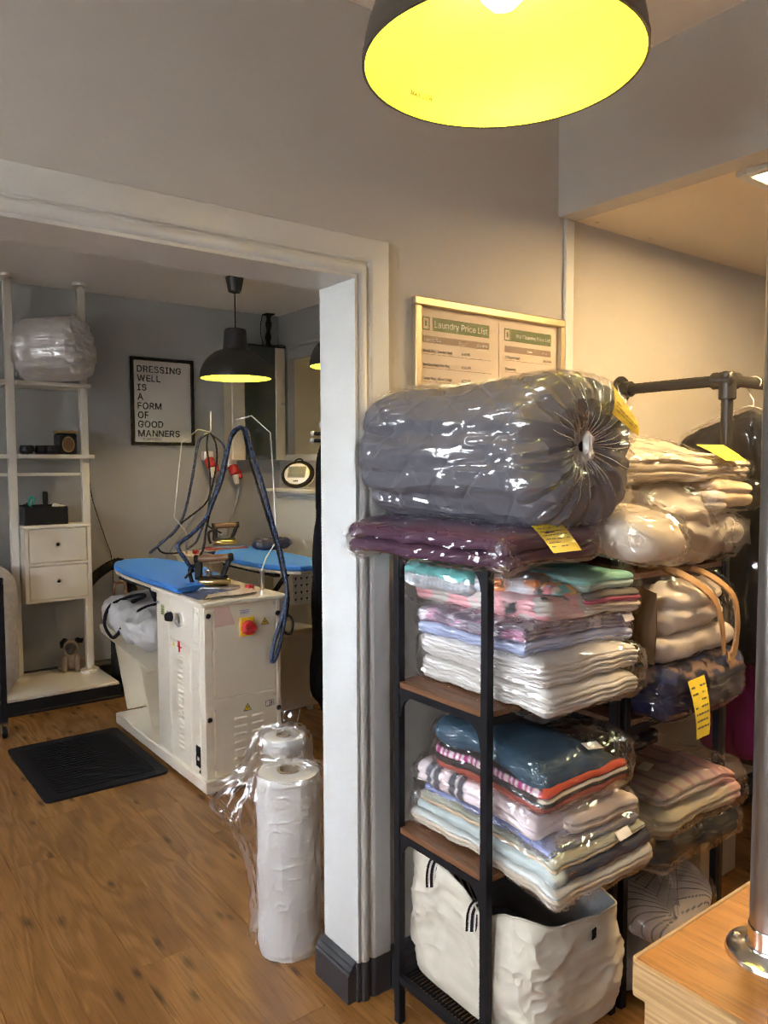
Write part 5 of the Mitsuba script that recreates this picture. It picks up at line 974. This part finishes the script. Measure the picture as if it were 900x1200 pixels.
cloth(d8, 'blue_cover', (1.270, 1.566), (1.110, 1.470), (0.790, 0.850), 0.036, 1, 0.0, 29, plain((0.026, 0.052, 0.074), 0.15, 3), 'mat_vc_wrapped', lambda p: p - np.c_[p[:, 0] * 0, p[:, 0] * 0, 0.55 * np.clip(p[:, 0] - 0.0, 0, None) ** 1.3 + 0.35 * np.clip(-p[:, 1], 0, None) ** 1.5], label='petrol blue cover')
film(d8, (1.425, 1.283, 0.788), (0.168, 0.200, 0.068), 57, 0.045, 0.006)
paper_label(d8, (1.478, 1.130, 0.832), (1, -0.1, -0.1), (0.1, 0.8, 0.25), 0.050, 0.026)
# second rack
RK = 'wrapped bedding on the second rack'
e0 = thing('cream_pillow', 'cream pillow in plastic sagging off the front rack top, right of the grey duvet', 'pillow', RK)
cloth(e0, 'pillow', (1.435, 1.655), (0.985, 1.48), (1.298, 1.408), (0.06, 0.09, 0.05), 1, 0, 31, plain((0.56, 0.50, 0.41), 0.06, 3), 'mat_vc_wrapped', droop(y=-0.02, k=0.75), bulge=0.010, extra=lambda p, n, c: 0.008 * (ridge(p, (9, 30, 12), 4, 3) - 0.3))
film(e0, (1.545, 1.232, 1.353), (0.114, 0.252, 0.058), 61, 0.05, 0.005, droop(y=-0.02, k=0.75), res=90)
e1 = thing('cream_duvet', 'thick folded cream duvet in plastic with a yellow ticket, topmost on the second rack', 'duvet', RK)
wc1 = lambda p: p - np.c_[p[:, 0] * 0, p[:, 0] * 0, 0.055 * sm(0.08, -0.23, p[:, 1]) * np.clip((p[:, 2] + 0.059) / 0.118, 0, 1.1) * (0.75 + 0.25 * sm(-0.3, 0.3, p[:, 0]))]
cloth(e1, 'duvet', (1.660, 2.322), (1.185, 1.64), (1.452, 1.570), 0.045, 3, 0.013, 33, plain((0.60, 0.53, 0.43), 0.06, 3), 'mat_vc_wrapped', wc1, bulge=0.012, res=0.009, extra=lambda p, n, c: 0.012 * (ridge(p, (30, 12, 30), 7, 3) - 0.3) * sm(0.05, 0.2, p[:, 0]))
tk = [(2.060, 1.228, 1.556), (2.205, 1.225, 1.556), (2.228, 1.164, 1.508), (2.112, 1.164, 1.509)]
film(e1, (1.992, 1.412, 1.511), (0.337, 0.235, 0.064), 63, 0.05, 0.007, wc1, res=150)
ticket(e1, tk, 'paper_ticket', 5, seed=3, bow=0.002)
e2 = thing('cream_blanket', 'small folded cream blanket in plastic under the cream duvet, by the pipe', 'blanket', RK)
cloth(e2, 'blanket', (2.070, 2.305), (1.165, 1.50), (1.378, 1.448), 0.030, 2, 0.010, 35, plain((0.60, 0.47, 0.32), 0.08, 4), 'mat_vc_wrapped', rot=(0, 2, 0), bulge=0.010)
cloth(e2, 'wrapped_end', (2.035, 2.13), (1.160, 1.45), (1.362, 1.425), 0.028, 2, 0.008, 36, plain((0.58, 0.54, 0.50), 0.08, 4), 'mat_vc_wrapped', bulge=0.010)
film(e2, (2.172, 1.325, 1.408), (0.144, 0.178, 0.046), 65, 0.035, 0.006, res=90)
e3 = thing('white_duvet', 'bulky rolled white duvet in plastic resting on the second rack top', 'duvet', RK)
wq = lambda p: p + np.c_[p[:, 0] * 0, p[:, 0] * 0, np.where(p[:, 2] > 0, -0.075 * sm(0.0, 0.14, p[:, 0]), 0.10 * sm(0.02, -0.30, p[:, 0]))]
cloth(e3, 'duvet', (1.700, 2.300), (1.170, 1.62), (1.222, 1.446), (0.12, 0.12, 0.10), 2, 0.010, 37, plain((0.56, 0.52, 0.47), 0.06, 5), 'mat_vc_wrapped', wq, bulge=0.022, res=0.010, extra=lambda p, n, c: 0.016 * (ridge(p, (16, 16, 16), 9, 2) - 0.35) * sm(0.0, 0.12, p[:, 0]))
film(e3, (2.0, 1.395, 1.334), (0.306, 0.232, 0.116), 67, 0.10, 0.009, wq, res=150)
e4 = thing('bagged_pillow', 'white pillow in plastic inside a brown carrier bag on the second rack', 'pillow', RK)
cloth(e4, 'pillow', (1.805, 2.195), (1.160, 1.52), (1.020, 1.178), (0.10, 0.10, 0.07), 2, 0.014, 39, plain((0.56, 0.51, 0.45), 0.06, 5), 'mat_vc_wrapped', bulge=0.018, res=0.009, extra=lambda p, n, c: 0.014 * (ridge(p, (14, 14, 20), 9, 2) - 0.35))
cloth(e4, 'lower_fold', (1.805, 2.195), (1.155, 1.50), (0.968, 1.026), (0.04, 0.04, 0.026), 1, 0.0, 40, plain((0.56, 0.51, 0.46), 0.06, 5), 'mat_vc_wrapped', bulge=0.010)
film(e4, (2.000, 1.335, 1.075), (0.206, 0.196, 0.118), 69, 0.08, 0.008)
e5 = thing('carrier_bag', 'brown carrier bag with two tan straps round the white pillow', 'bag')
def wall(p0, p1, z0, z1, th, seed, nx=24, nzn=16, top=None):
    """a crumpled upright sheet of some thickness from p0 to p1 (x, y)"""
    p0, p1 = np.array(p0, float), np.array(p1, float); d = p1 - p0; L = np.linalg.norm(d); nn = np.array([d[1], -d[0]]) / L
    U, W = np.meshgrid(np.linspace(0, 1, nx), np.linspace(0, 1, nzn), indexing='ij'); U, W = U.ravel(), W.ravel()
    zt = z1 if top is None else z1 + np.interp(U, np.linspace(0, 1, len(top)), top)
    z = z0 + (zt - z0) * W; off = 0.016 * (meshkit.fbm(np.c_[U * L * 12, z * 12, U * 0 + seed], 3) - 0.5)
    xy = p0 + U[:, None] * d + off[:, None] * nn; a = np.c_[xy, z]; b = np.c_[xy - nn * th, z]; v = np.vstack([a, b]); k = nx * nzn
    i, j = np.meshgrid(np.arange(nx - 1), np.arange(nzn - 1), indexing='ij'); q = np.stack([i * nzn + j, (i + 1) * nzn + j, (i + 1) * nzn + j + 1, i * nzn + j + 1], -1).reshape(-1, 4)
    f = np.vstack([q[:, [0, 1, 2]], q[:, [0, 2, 3]], q[:, [2, 1, 0]] + k, q[:, [3, 2, 0]] + k])
    return trimesh.Trimesh(v, f, process=False)
put(e5, 'side', wall((1.775, 1.545), (1.782, 1.165), 0.970, 1.190, 0.002, 3, top=[0.0, 0.02, 0.0, -0.03]), 'mat_brown_bag', True)
put(e5, 'back', wall((2.21, 1.545), (1.778, 1.548), 0.970, 1.175, 0.002, 5, top=[0.02, 0.025, 0.0, 0.028, 0.005]), 'mat_brown_bag', True)
put(e5, 'top_flap', cat(mv(bx(-0.14, 0.14, -0.08, 0.08, -0.001, 0.001), (1.90, 1.37, 1.198), rx=6, rz=-14, ry=4), mv(bx(-0.10, 0.10, -0.07, 0.07, -0.001, 0.001), (2.13, 1.34, 1.190), rx=10, rz=12, ry=8)), 'mat_brown_bag', False)
def ribbon(pts, w, th=0.003):
    p = spline(pts, 40); t = np.gradient(p, axis=0); t /= np.linalg.norm(t, axis=1, keepdims=True); s = np.cross(t, [0.15, -1.0, 0.25]); s /= np.linalg.norm(s, axis=1, keepdims=True); n = np.cross(s, t)
    v = np.stack([p - s * w - n * th, p + s * w - n * th, p + s * w + n * th, p - s * w + n * th], 1).reshape(-1, 3); f = []
    for i in range(len(p) - 1):
        for j in range(4): a, b = i * 4 + j, i * 4 + (j + 1) % 4; f += [(a, b, b + 4), (a, b + 4, a + 4)]
    return trimesh.Trimesh(v, f, process=False)
put(e5, 'strap', ribbon([(1.90, 1.30, 1.205), (1.935, 1.20, 1.198), (1.985, 1.130, 1.140), (2.020, 1.118, 1.070), (2.045, 1.122, 1.000), (2.062, 1.130, 0.968)], 0.013), 'mat_tan_leather', 40, label='tan strap')
put(e5, 'strap', ribbon([(2.03, 1.30, 1.205), (2.06, 1.20, 1.190), (2.095, 1.132, 1.135), (2.108, 1.118, 1.070), (2.105, 1.118, 1.000), (2.085, 1.118, 0.958), (2.070, 1.124, 0.958)], 0.013), 'mat_tan_leather', 40, label='tan strap')
e6 = thing('navy_parcel', 'navy patterned cover in plastic with a long yellow ticket, under the carrier bag', 'bedding', RK)
def navy(p, n, l):
    c = np.tile([0.006, 0.007, 0.024], (len(p), 1)); t = sm(0.5, 0.56, meshkit.fbm(p * 24, 3, 6)) * (n[:, 2] > 0.25); c = lerp(c, np.array([0.20, 0.12, 0.08]), t)
    return lerp(c, np.array([0.025, 0.035, 0.09]), sm(0.56, 0.6, meshkit.fbm(p * 30, 2, 16)) * (n[:, 2] > 0.25))
cloth(e6, 'cover', (1.785, 2.200), (1.130, 1.545), (0.812, 0.952), (0.035, 0.035, 0.05), 2, 0.008, 43, navy, 'mat_vc_wrapped', droop(y=-0.16, k=1.5), bulge=0.012, res=0.009)
film(e6, (1.990, 1.335, 0.884), (0.217, 0.215, 0.078), 71, 0.06, 0.007, droop(y=-0.16, k=1.5))
ticket(e6, [(1.852, 1.112, 0.925), (1.932, 1.112, 0.930), (1.925, 1.090, 0.775), (1.862, 1.090, 0.772)], 'paper_ticket', 7, seed=4, bow=0.008)
e7 = thing('dark_floral_parcel', 'flat dark flowered cover in plastic lying behind the pink towels', 'bedding', RK)
cloth(e7, 'cover', (1.785, 2.12), (1.36, 1.65), (0.622, 0.672), 0.02, 2, 0.004, 45, floral((0.012, 0.013, 0.020), [(0.20, 0.18, 0.05), (0.10, 0.045, 0.05), (0.16, 0.13, 0.11)], 18, 0.60, 31), 'mat_vc_wrapped', bulge=0.008)
film(e7, (1.952, 1.505, 0.648), (0.175, 0.155, 0.032), 73, 0.028, 0.006, res=90)
e8 = thing('pink_towel_parcel', 'cream and pink towels folded in plastic on the second rack', 'towels', RK)
cloth(e8, 'cream_towel', (1.785, 2.200), (1.135, 1.50), (0.492, 0.566), (0.05, 0.05, 0.034), 2, 0.010, 47, lambda p, n, l: lerp(np.tile([0.46, 0.43, 0.32], (len(p), 1)), np.array([0.52, 0.33, 0.31]), sm(0.03, 0.12, p[:, 0] + 0.3 * nz(p, 9, 3) - 0.15)), 'mat_vc_wrapped', bulge=0.012, label='cream and pink rolled towel')
cloth(e8, 'pink_towel', (1.795, 2.200), (1.150, 1.50), (0.568, 0.618), (0.04, 0.04, 0.022), 2, 0.008, 48, lambda p, n, l: np.where((((p[:, 0] * 16) % 1) < 0.3)[:, None] & (n[:, 2] > 0.5)[:, None], [0.34, 0.22, 0.24], lerp(np.tile([0.42, 0.36, 0.31], (len(p), 1)), np.array([0.52, 0.30, 0.28]), sm(-0.02, 0.10, p[:, 0]))), 'mat_vc_wrapped', lambda p: p - np.c_[p[:, 0] * 0, p[:, 0] * 0, 0.4 * np.clip(p[:, 0] - 0.1, 0, None)], bulge=0.012, label='pink striped towel')
film(e8, (1.992, 1.320, 0.556), (0.215, 0.196, 0.072), 75, 0.05, 0.007)
paper_label(e8, (1.89, 1.26, 0.640), (1, 0.3, 0.0), (-0.3, 1, 0.1), 0.060, 0.030, 'paper_slip')
e9 = thing('black_parcel', 'black clothes in clear plastic under the pink towels', 'clothes bundle', RK)
cloth(e9, 'clothes', (1.785, 2.195), (1.140, 1.53), (0.400, 0.488), (0.05, 0.05, 0.04), 2, 0.008, 49, plain((0.012, 0.013, 0.013), 0.1, 4), 'mat_vc_wrapped', bulge=0.012)
film(e9, (1.990, 1.335, 0.444), (0.214, 0.204, 0.050), 77, 0.045, 0.008)
# beneath: leaf cushion, ball of film, carton
ea = thing('leaf_cushion', 'large cushion with dark palm leaf lines leaning on the floor by the counter', 'cushion')
def leaf(p, n, l):
    c = np.tile([0.47, 0.41, 0.35], (len(p), 1)); best = np.full(len(p), 9.0)
    for (x, y, a, sc) in ((-0.06, -0.14, 1.9, 1), (0.10, -0.02, 2.5, 1), (-0.08, 0.10, 1.2, 1), (0.02, 0.16, 2.9, 1.1), (0.15, -0.16, 2.2, 0.9)):
        dx, dy = p[:, 0] - x, p[:, 1] - y; u = dx * math.cos(a) + dy * math.sin(a); v = -dx * math.sin(a) + dy * math.cos(a)
        th = np.arctan2(v, u + 0.05); R = np.hypot(u + 0.05, v)
        ln = np.abs((th * 8.0 + 2.5 * R) % 1 - 0.5); m_ = (np.abs(th) < 1.25) & (R < 0.24 * sc) & (R > 0.02)
        best = np.where(m_, np.minimum(best, ln * R * 0.125 * 2), best)
    return lerp(c, np.array([0.035, 0.032, 0.032]), sm(0.0032, 0.0014, best) * 0.9)
tl = lambda p: p + np.c_[p[:, 0] * 0, p[:, 0] * 0, 0.30 * p[:, 1] + 0.05 * p[:, 0]]
h = (0.180, 0.205, 0.060); m, p, n, c = soft(h, (0.12, 0.12, 0.058), (220, 240, 30), lambda p, n, c: 0.02 * (nz(p, 7, 3) - 0.5), tl, (1.968, 1.350, 0.265))
put(ea, 'cover', m, 'mat_vc', True, color=leaf(p, n, None))
m, *_ = soft((0.188, 0.212, 0.068), (0.12, 0.12, 0.06), (40, 40, 16), lambda p, n, c: 0.012 * (ridge(p, (20, 20, 20), 3, 3) - 0.2), tl, (1.968, 1.350, 0.265)); put(ea, 'plastic_film', m, 'mat_film', True)
eb = thing('bedding_sack', 'white crinkled plastic sack of bedding on the floor under the leaf cushion', 'sack')
m, p, n, c = soft((0.185, 0.185, 0.068), (0.10, 0.10, 0.06), (40, 40, 16), lambda p, n, c: 0.016 * (ridge(p, (16, 16, 16), 5, 2) - 0.3), None, (1.975, 1.365, 0.073), ); put(eb, None, m, 'mat_vc_wrapped', True, color=plain((0.42, 0.40, 0.36), 0.2, 4)(p, n, None))
ec = thing('wrapped_ball', 'glossy dark round bundle in tight plastic behind the leaf cushion', 'bundle')
m, p, n, c = soft((0.066, 0.066, 0.066), 0.065, (30, 30, 30), lambda p, n, c: 0.006 * (ridge(p, (26, 26, 26), 5, 3) - 0.3), None, (2.372, 1.505, 0.0745)); put(ec, 'bundle', m, 'mat_vc_wrapped', True, color=plain((0.075, 0.066, 0.055), 0.4, 4)(p, n, None))
m, *_ = soft((0.070, 0.070, 0.070), 0.069, (30, 30, 30), lambda p, n, c: 0.006 * (ridge(p, (22, 22, 22), 8, 3) - 0.3), None, (2.372, 1.505, 0.0745)); put(ec, 'plastic_film', m, 'mat_film', True)
ed = thing('carton', 'brown cardboard carton wrapped in plastic standing in the dark corner by the wall', 'box')
put(ed, 'box', bx(2.47, 2.71, 1.42, 1.675, 0.0, 0.225, 0.004), 'mat_cardboard', False)
put(ed, 'lid_flap', cat(bx(2.47, 2.588, 1.42, 1.675, 0.2265, 0.2295, 0.001), bx(2.592, 2.71, 1.42, 1.675, 0.2265, 0.2295, 0.001)), 'mat_cardboard', False)
put(ed, 'tape', bx(2.565, 2.615, 1.42, 1.675, 0.2297, 0.2302), 'mat_paper_cream', False)

SLUMP[0] = False
# the white carrier on the lowest shelf
tb = thing('laundry_tote', 'large open off-white woven tote with striped black handles on the lowest shelf', 'bag')
NU, NV = 300, 90
def tote(off):
    u = np.linspace(0, 2 * np.pi, NU, endpoint=False); s = np.linspace(0, 1, NV); U, S = np.meshgrid(u, s, indexing='ij')
    ce, se = np.cos(U), np.sin(U); ex = 0.35
    X, Y = np.sign(ce) * np.abs(ce) ** ex, np.sign(se) * np.abs(se) ** ex
    hx, hy = 0.176 + 0.004 * np.sin(S * 3) - off, 0.230 + 0.012 * np.sin(S * np.pi) - off
    left = np.clip(-X, 0, 1); front = np.clip(-Y, 0, 1)
    zt = 0.292 + 0.016 * Y - 0.032 * X - 0.050 * np.exp(-((Y + 0.28) / 0.25) ** 2) * left + 0.003 * np.sin(5 * U + 1)
    Z = S * zt; q = np.stack([X * hx, Y * hy, Z], -1)
    cr = 0.026 * (meshkit.fbm(q * 6, 3, 5) - 0.5) + 0.016 * (ridge(q, (9, 9, 8), 8, 2, 1) - 0.4) * (0.5 + 0.5 * S) + 0.012 * (ridge(q @ np.array([[0.8, 0.3, 0.5], [-0.5, 0.8, 0.3], [-0.3, -0.5, 0.8]]), (17, 17, 17), 12, 3, 1) - 0.3) + 0.005 * (ridge(q, (40, 40, 40), 14, 2, 1) - 0.4)
    cr = 0.7 * cr * sm(0.0, 0.12, S) * (1 - 0.55 * sm(0.8, 1.0, S))
    X2, Y2 = X * (hx + cr), Y * (hy + cr)
    v = np.stack([1.440 + X2, 1.345 + Y2, 0.152 + Z], -1); return v.reshape(-1, 3), q.reshape(-1, 3)
vo, qo = tote(0.0); vi, qi = tote(0.004)
f = [];
for i in range(NU):
    for j in range(NV - 1): a, b = i * NV + j, ((i + 1) % NU) * NV + j; f += [(a, b, b + 1), (a, b + 1, a + 1)]
f = np.array(f); bo = np.array([((0) * 0 + i * NV, ((i + 1) % NU) * NV) for i in range(NU)])
v = np.vstack([vo, [[1.440, 1.345, 0.152]]]); ff = np.vstack([f, np.c_[bo[:, 1], bo[:, 0], np.full(NU, NU * NV)]])
colr = np.tile([0.50, 0.46, 0.375], (len(v), 1)) * (0.92 + 0.16 * meshkit.noise(v * 40))[:, None]
put(tb, 'body', trimesh.Trimesh(v, ff, process=False), 'mat_vc', True, color=colr, label='off-white woven body')
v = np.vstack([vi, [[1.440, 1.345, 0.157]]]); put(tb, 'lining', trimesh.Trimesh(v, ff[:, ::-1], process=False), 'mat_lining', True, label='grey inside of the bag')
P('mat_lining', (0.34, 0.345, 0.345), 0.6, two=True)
rim = [(vo[i * NV + NV - 1] + vi[i * NV + NV - 1]) / 2 + [0, 0, 0.001] for i in range(NU)] ; rim = np.array(rim + [rim[0]])
put(tb, 'hem', tube(rim, 0.0032, 6, caps=False), 'mat_hem', True); P('mat_hem', (0.42, 0.39, 0.32), 0.7)
m, p, n, c = soft((0.115, 0.15, 0.048), (0.08, 0.08, 0.045), (34, 34, 18), lambda p, n, c: 0.03 * (nz(p, 9, 3) - 0.5) + 0.02 * (ridge(p, (12, 12, 12), 4, 2) - 0.4), None, (1.445, 1.37, 0.210))
k = put(thing('dark_laundry', 'dark grey laundry lying inside the off-white tote', 'laundry'), None, m, 'mat_vc_wrapped', True, color=plain((0.10, 0.10, 0.10), 0.3, 2)(p, n, None))
def striped(pts, w, name='handle'):
    """webbing of black with two white stripes"""
    p = spline(pts, 36); t = np.gradient(p, axis=0); t /= np.linalg.norm(t, axis=1, keepdims=True); ref = np.array([-0.6, -0.75, 0.35]); s = np.cross(t, ref); s /= np.linalg.norm(s, axis=1, keepdims=True); n = np.cross(s, t)
    cuts = np.array([-1, -0.62, -0.619, -0.26, -0.259, 0.26, 0.261, 0.62, 0.621, 1.0]); cols = [0, 0, 1, 1, 0, 0, 1, 1, 0, 0]
    V, C = [], []
    for side in (1, -1):
        for i in range(len(p)):
            for q, k in zip(cuts, cols): V.append(p[i] + s[i] * w * q + n[i] * 0.0012 * side); C.append([0.60, 0.58, 0.55] if k else [0.010, 0.010, 0.011])
    K = len(cuts); F = []
    for sd in (0, 1):
        for i in range(len(p) - 1):
            for j in range(K - 1):
                a = sd * len(p) * K + i * K + j; q = [(a, a + 1, a + K + 1), (a, a + K + 1, a + K)]; F += q if sd == 0 else [x[::-1] for x in q]
    return trimesh.Trimesh(np.array(V), np.array(F), process=False), np.array(C)
for pts in ([(1.172, 1.452, 0.418), (1.170, 1.450, 0.452), (1.176, 1.447, 0.482), (1.192, 1.438, 0.497), (1.212, 1.420, 0.488), (1.228, 1.395, 0.445), (1.235, 1.365, 0.395), (1.235, 1.335, 0.375), (1.228, 1.315, 0.395), (1.205, 1.305, 0.425), (1.186, 1.303, 0.432), (1.173, 1.302, 0.415), (1.170, 1.302, 0.375)], [(1.52, 1.51, 0.42), (1.50, 1.49, 0.47), (1.53, 1.47, 0.455), (1.58, 1.45, 0.44), (1.60, 1.45, 0.40)]):
    hm, hc = striped([(a + 0.080, b, c) for a, b, c in pts], 0.0145); put(tb, 'handle', hm, 'mat_vc_matte', True, color=hc, label='black webbing handle with white stripes')
put(tb, 'sewn_tab', mv(bx(-0.009, 0.009, -0.001, 0.001, -0.012, 0.012), (1.455, 1.100, 0.392), rz=8), 'mat_black_cloth', False, label='small black sewn tab')

# ------------------------------------------------------------------ clothes rail
ra = thing('clothes_rail', 'dark grey pipe rail with a round wall flange and an upright', 'clothes rail')
RXp, RYp, RZp = 2.356, 1.300, 1.765
put(ra, 'wall_flange', mv(lathe([(1e-4, 0.045), (0.027, 0.045), (0.028, 0.016), (0.030, 0.012), (0.046, 0.010), (0.048, 0.007), (0.048, 0.0)], 36), (RXp, WY0, RZp), rx=90), 'mat_pipe', 35)
for a in range(4): put(ra, 'screw', mv(lathe([(1e-4, 0.0125), (0.004, 0.012), (0.005, 0.009)], 10), (RXp + 0.038 * math.cos(a * math.pi / 2 + 0.8), WY0, RZp + 0.038 * math.sin(a * math.pi / 2 + 0.8)), rx=90), 'mat_black_metal', 30)
put(ra, 'wall_pipe', cyl((RXp, WY0 - 0.044, RZp), (RXp, RYp + 0.03, RZp), 0.0185, 24), 'mat_pipe', 40)
put(ra, 'hanging_pipe', cyl((RXp + 0.03, RYp, RZp), (X1 - 0.02, RYp, RZp), 0.0185, 24), 'mat_pipe', 40)
put(ra, 'upright_pipe', cyl((RXp, RYp, 0.012), (RXp, RYp, RZp - 0.03), 0.0185, 24), 'mat_pipe', 40)
put(ra, 'corner_joint', cat(cyl((RXp, RYp + 0.050, RZp), (RXp, RYp - 0.022, RZp), 0.027, 24), cyl((RXp - 0.022, RYp, RZp), (RXp + 0.052, RYp, RZp), 0.027, 24), cyl((RXp, RYp, RZp - 0.062), (RXp, RYp, RZp + 0.022), 0.0265, 24)), 'mat_pipe', 40)
put(ra, 'floor_flange', lathe([(0.028, 0.035), (0.029, 0.013), (0.048, 0.010), (0.049, 0.0), (1e-4, 0.0)], 32, (RXp, RYp, 0)), 'mat_pipe', 35)
GR = 'clothes in plastic on the rail'
def garment(label, kind, x, zb, col, seed, half=0.26, thick=0.026, coat_=True, film_on=True):
    t = thing('hanging_garment', label, kind, GR)
    hz = (1.672 - zb) / 2; zc = (1.672 + zb) / 2
    def wp_(p):
        q = p.copy(); top = sm(hz - 0.22, hz, p[:, 2]); yy = np.abs(p[:, 1]) / half
        q[:, 2] -= 0.085 * top * yy ** 1.2; q[:, 1] *= 1 - 0.10 * sm(hz, -hz, p[:, 2]) + 0.02 * np.sin(p[:, 2] * 9); q[:, 0] *= 1 + 0.5 * sm(hz, 0, p[:, 2])
        return q
    m, p, n, c = soft((thick, half, hz), (thick * 0.95, 0.03, 0.03), (10, 40, 70), lambda p, n, c: 0.014 * (ridge(p, (3, 9, 1.4), seed, 2, 2) - 0.4) + 0.010 * (nz(p, 8, seed) - 0.5), wp_, (x, RYp, zc))
    put(t, 'garment', m, 'mat_vc', True, color=plain(col, 0.25, seed)(p, n, None))
    if film_on:
        m, *_ = soft((thick + 0.010, half + 0.012, hz + 0.012), (thick, 0.03, 0.03), (10, 40, 60), lambda p, n, c: 0.012 * (ridge(p, (4, 14, 5), seed + 3, 3, 2) - 0.35), wp_, (x, RYp, zc)); put(t, 'plastic_film', m, 'mat_film', True)
    h = thing('wire_hanger', 'wire hanger on the pipe rail holding the ' + label.split(' in plastic')[0].split(' showing')[0].split(' beyond')[0], 'hanger')
    hook = [(x, RYp - 0.02, RZp - 0.012), (x, RYp - 0.024, RZp + 0.008), (x, RYp, RZp + 0.0215), (x, RYp + 0.023, RZp + 0.004), (x, RYp + 0.012, RZp - 0.035), (x, RYp, RZp - 0.055), (x, RYp, RZp - 0.075)]
    put(h, 'hook', tube(spline(hook, 40), 0.0022, 6), 'mat_wire', True)
    put(h, 'arms', cat(tube([(x - thick * 1.02, RYp, RZp - 0.075), (x - thick * 1.3, RYp + 0.06, 1.672), (x - thick * 1.3, RYp + half * 0.8, 1.612)], 0.0022, 6), tube([(x - thick * 1.02, RYp, RZp - 0.075), (x - thick * 1.3, RYp - 0.06, 1.672), (x - thick * 1.3, RYp - half * 0.8, 1.612)], 0.0022, 6), tube([(x, RYp, RZp - 0.0755), (x - thick * 1.02, RYp, RZp - 0.075)], 0.0022, 6)), 'mat_wire', True)
garment('charcoal jacket in plastic, nearest to the pipe corner', 'jacket', 2.520, 0.83, (0.022, 0.021, 0.021), 3)
garment('magenta dress showing below the dark jackets', 'dress', 2.640, 0.46, (0.16, 0.012, 0.055), 5, 0.24)
garment('long black coat in plastic beyond the magenta dress', 'coat', 2.760, 0.40, (0.010, 0.010, 0.011), 7, 0.27)
garment('grey raincoat in plastic, third from the pipe corner on the far side', 'coat', 2.880, 0.62, (0.10, 0.092, 0.08), 9, 0.27)
garment('dark brown coat in plastic, farthest along the rail', 'coat', 3.00, 0.5, (0.05, 0.04, 0.03), 11, 0.28)

# ------------------------------------------------------------------ counter and steel post
ct = thing('shop_counter', 'oak counter with a thick square edge in the lower right corner', 'counter')
put(ct, 'top', bx(0.790, 2.00, -0.90, 0.534, 0.858, 0.900, 0.0015), 'mat_counter', False, label='honey oak counter top')
put(ct, 'edge_band', cat(bx(0.782, 0.790, -0.90, 0.534, 0.856, 0.8995, 0.001), bx(0.790, 2.00, 0.534, 0.540, 0.856, 0.8995, 0.001)), 'mat_counter_edge', False, label='oak edge band')
put(ct, 'leg', bx(0.792, 0.832, 0.448, 0.524, 0.0, 0.857, 0.0015), 'mat_counter_edge', False, label='oak leg')
put(ct, 'leg', bx(0.792, 0.832, -0.89, -0.81, 0.0, 0.857, 0.0015), 'mat_counter_edge', False, label='oak leg')
put(ct, 'side_panel', bx(0.806, 0.822, -0.81, 0.448, 0.02, 0.857), 'mat_panel_grey', False, label='grey side panel'); P('mat_panel_grey', (0.22, 0.23, 0.25), 0.45)
put(ct, 'back_panel', bx(0.832, 1.99, 0.505, 0.521, 0.02, 0.857), 'mat_panel_grey', False, label='grey back panel')
sp_ = thing('steel_post', 'brushed steel post with a round flange standing on the oak counter', 'post')
PXc, PYc = 0.927, 0.437
put(sp_, 'tube', lathe([(0.0265, 0.925), (0.0265, CEIL - 0.001)], 64, (PXc, PYc, 0)), 'mat_steel', True)
put(sp_, 'flange', lathe([(0.0275, 0.936), (0.0285, 0.934), (0.0285, 0.916), (0.031, 0.911), (0.046, 0.908), (0.052, 0.905), (0.0535, 0.901), (0.0535, 0.9003)], 64, (PXc, PYc, 0)), 'mat_chrome', 35, label='polished flange')
for a in (0.6, 2.7, 4.8): put(sp_, 'flange_screw', lathe([(1e-4, 0.9105), (0.004, 0.9105), (0.0055, 0.9085)], 14, (PXc + 0.041 * math.cos(a + 1.2), PYc + 0.041 * math.sin(a + 1.2), 0)), 'mat_steel', 30)
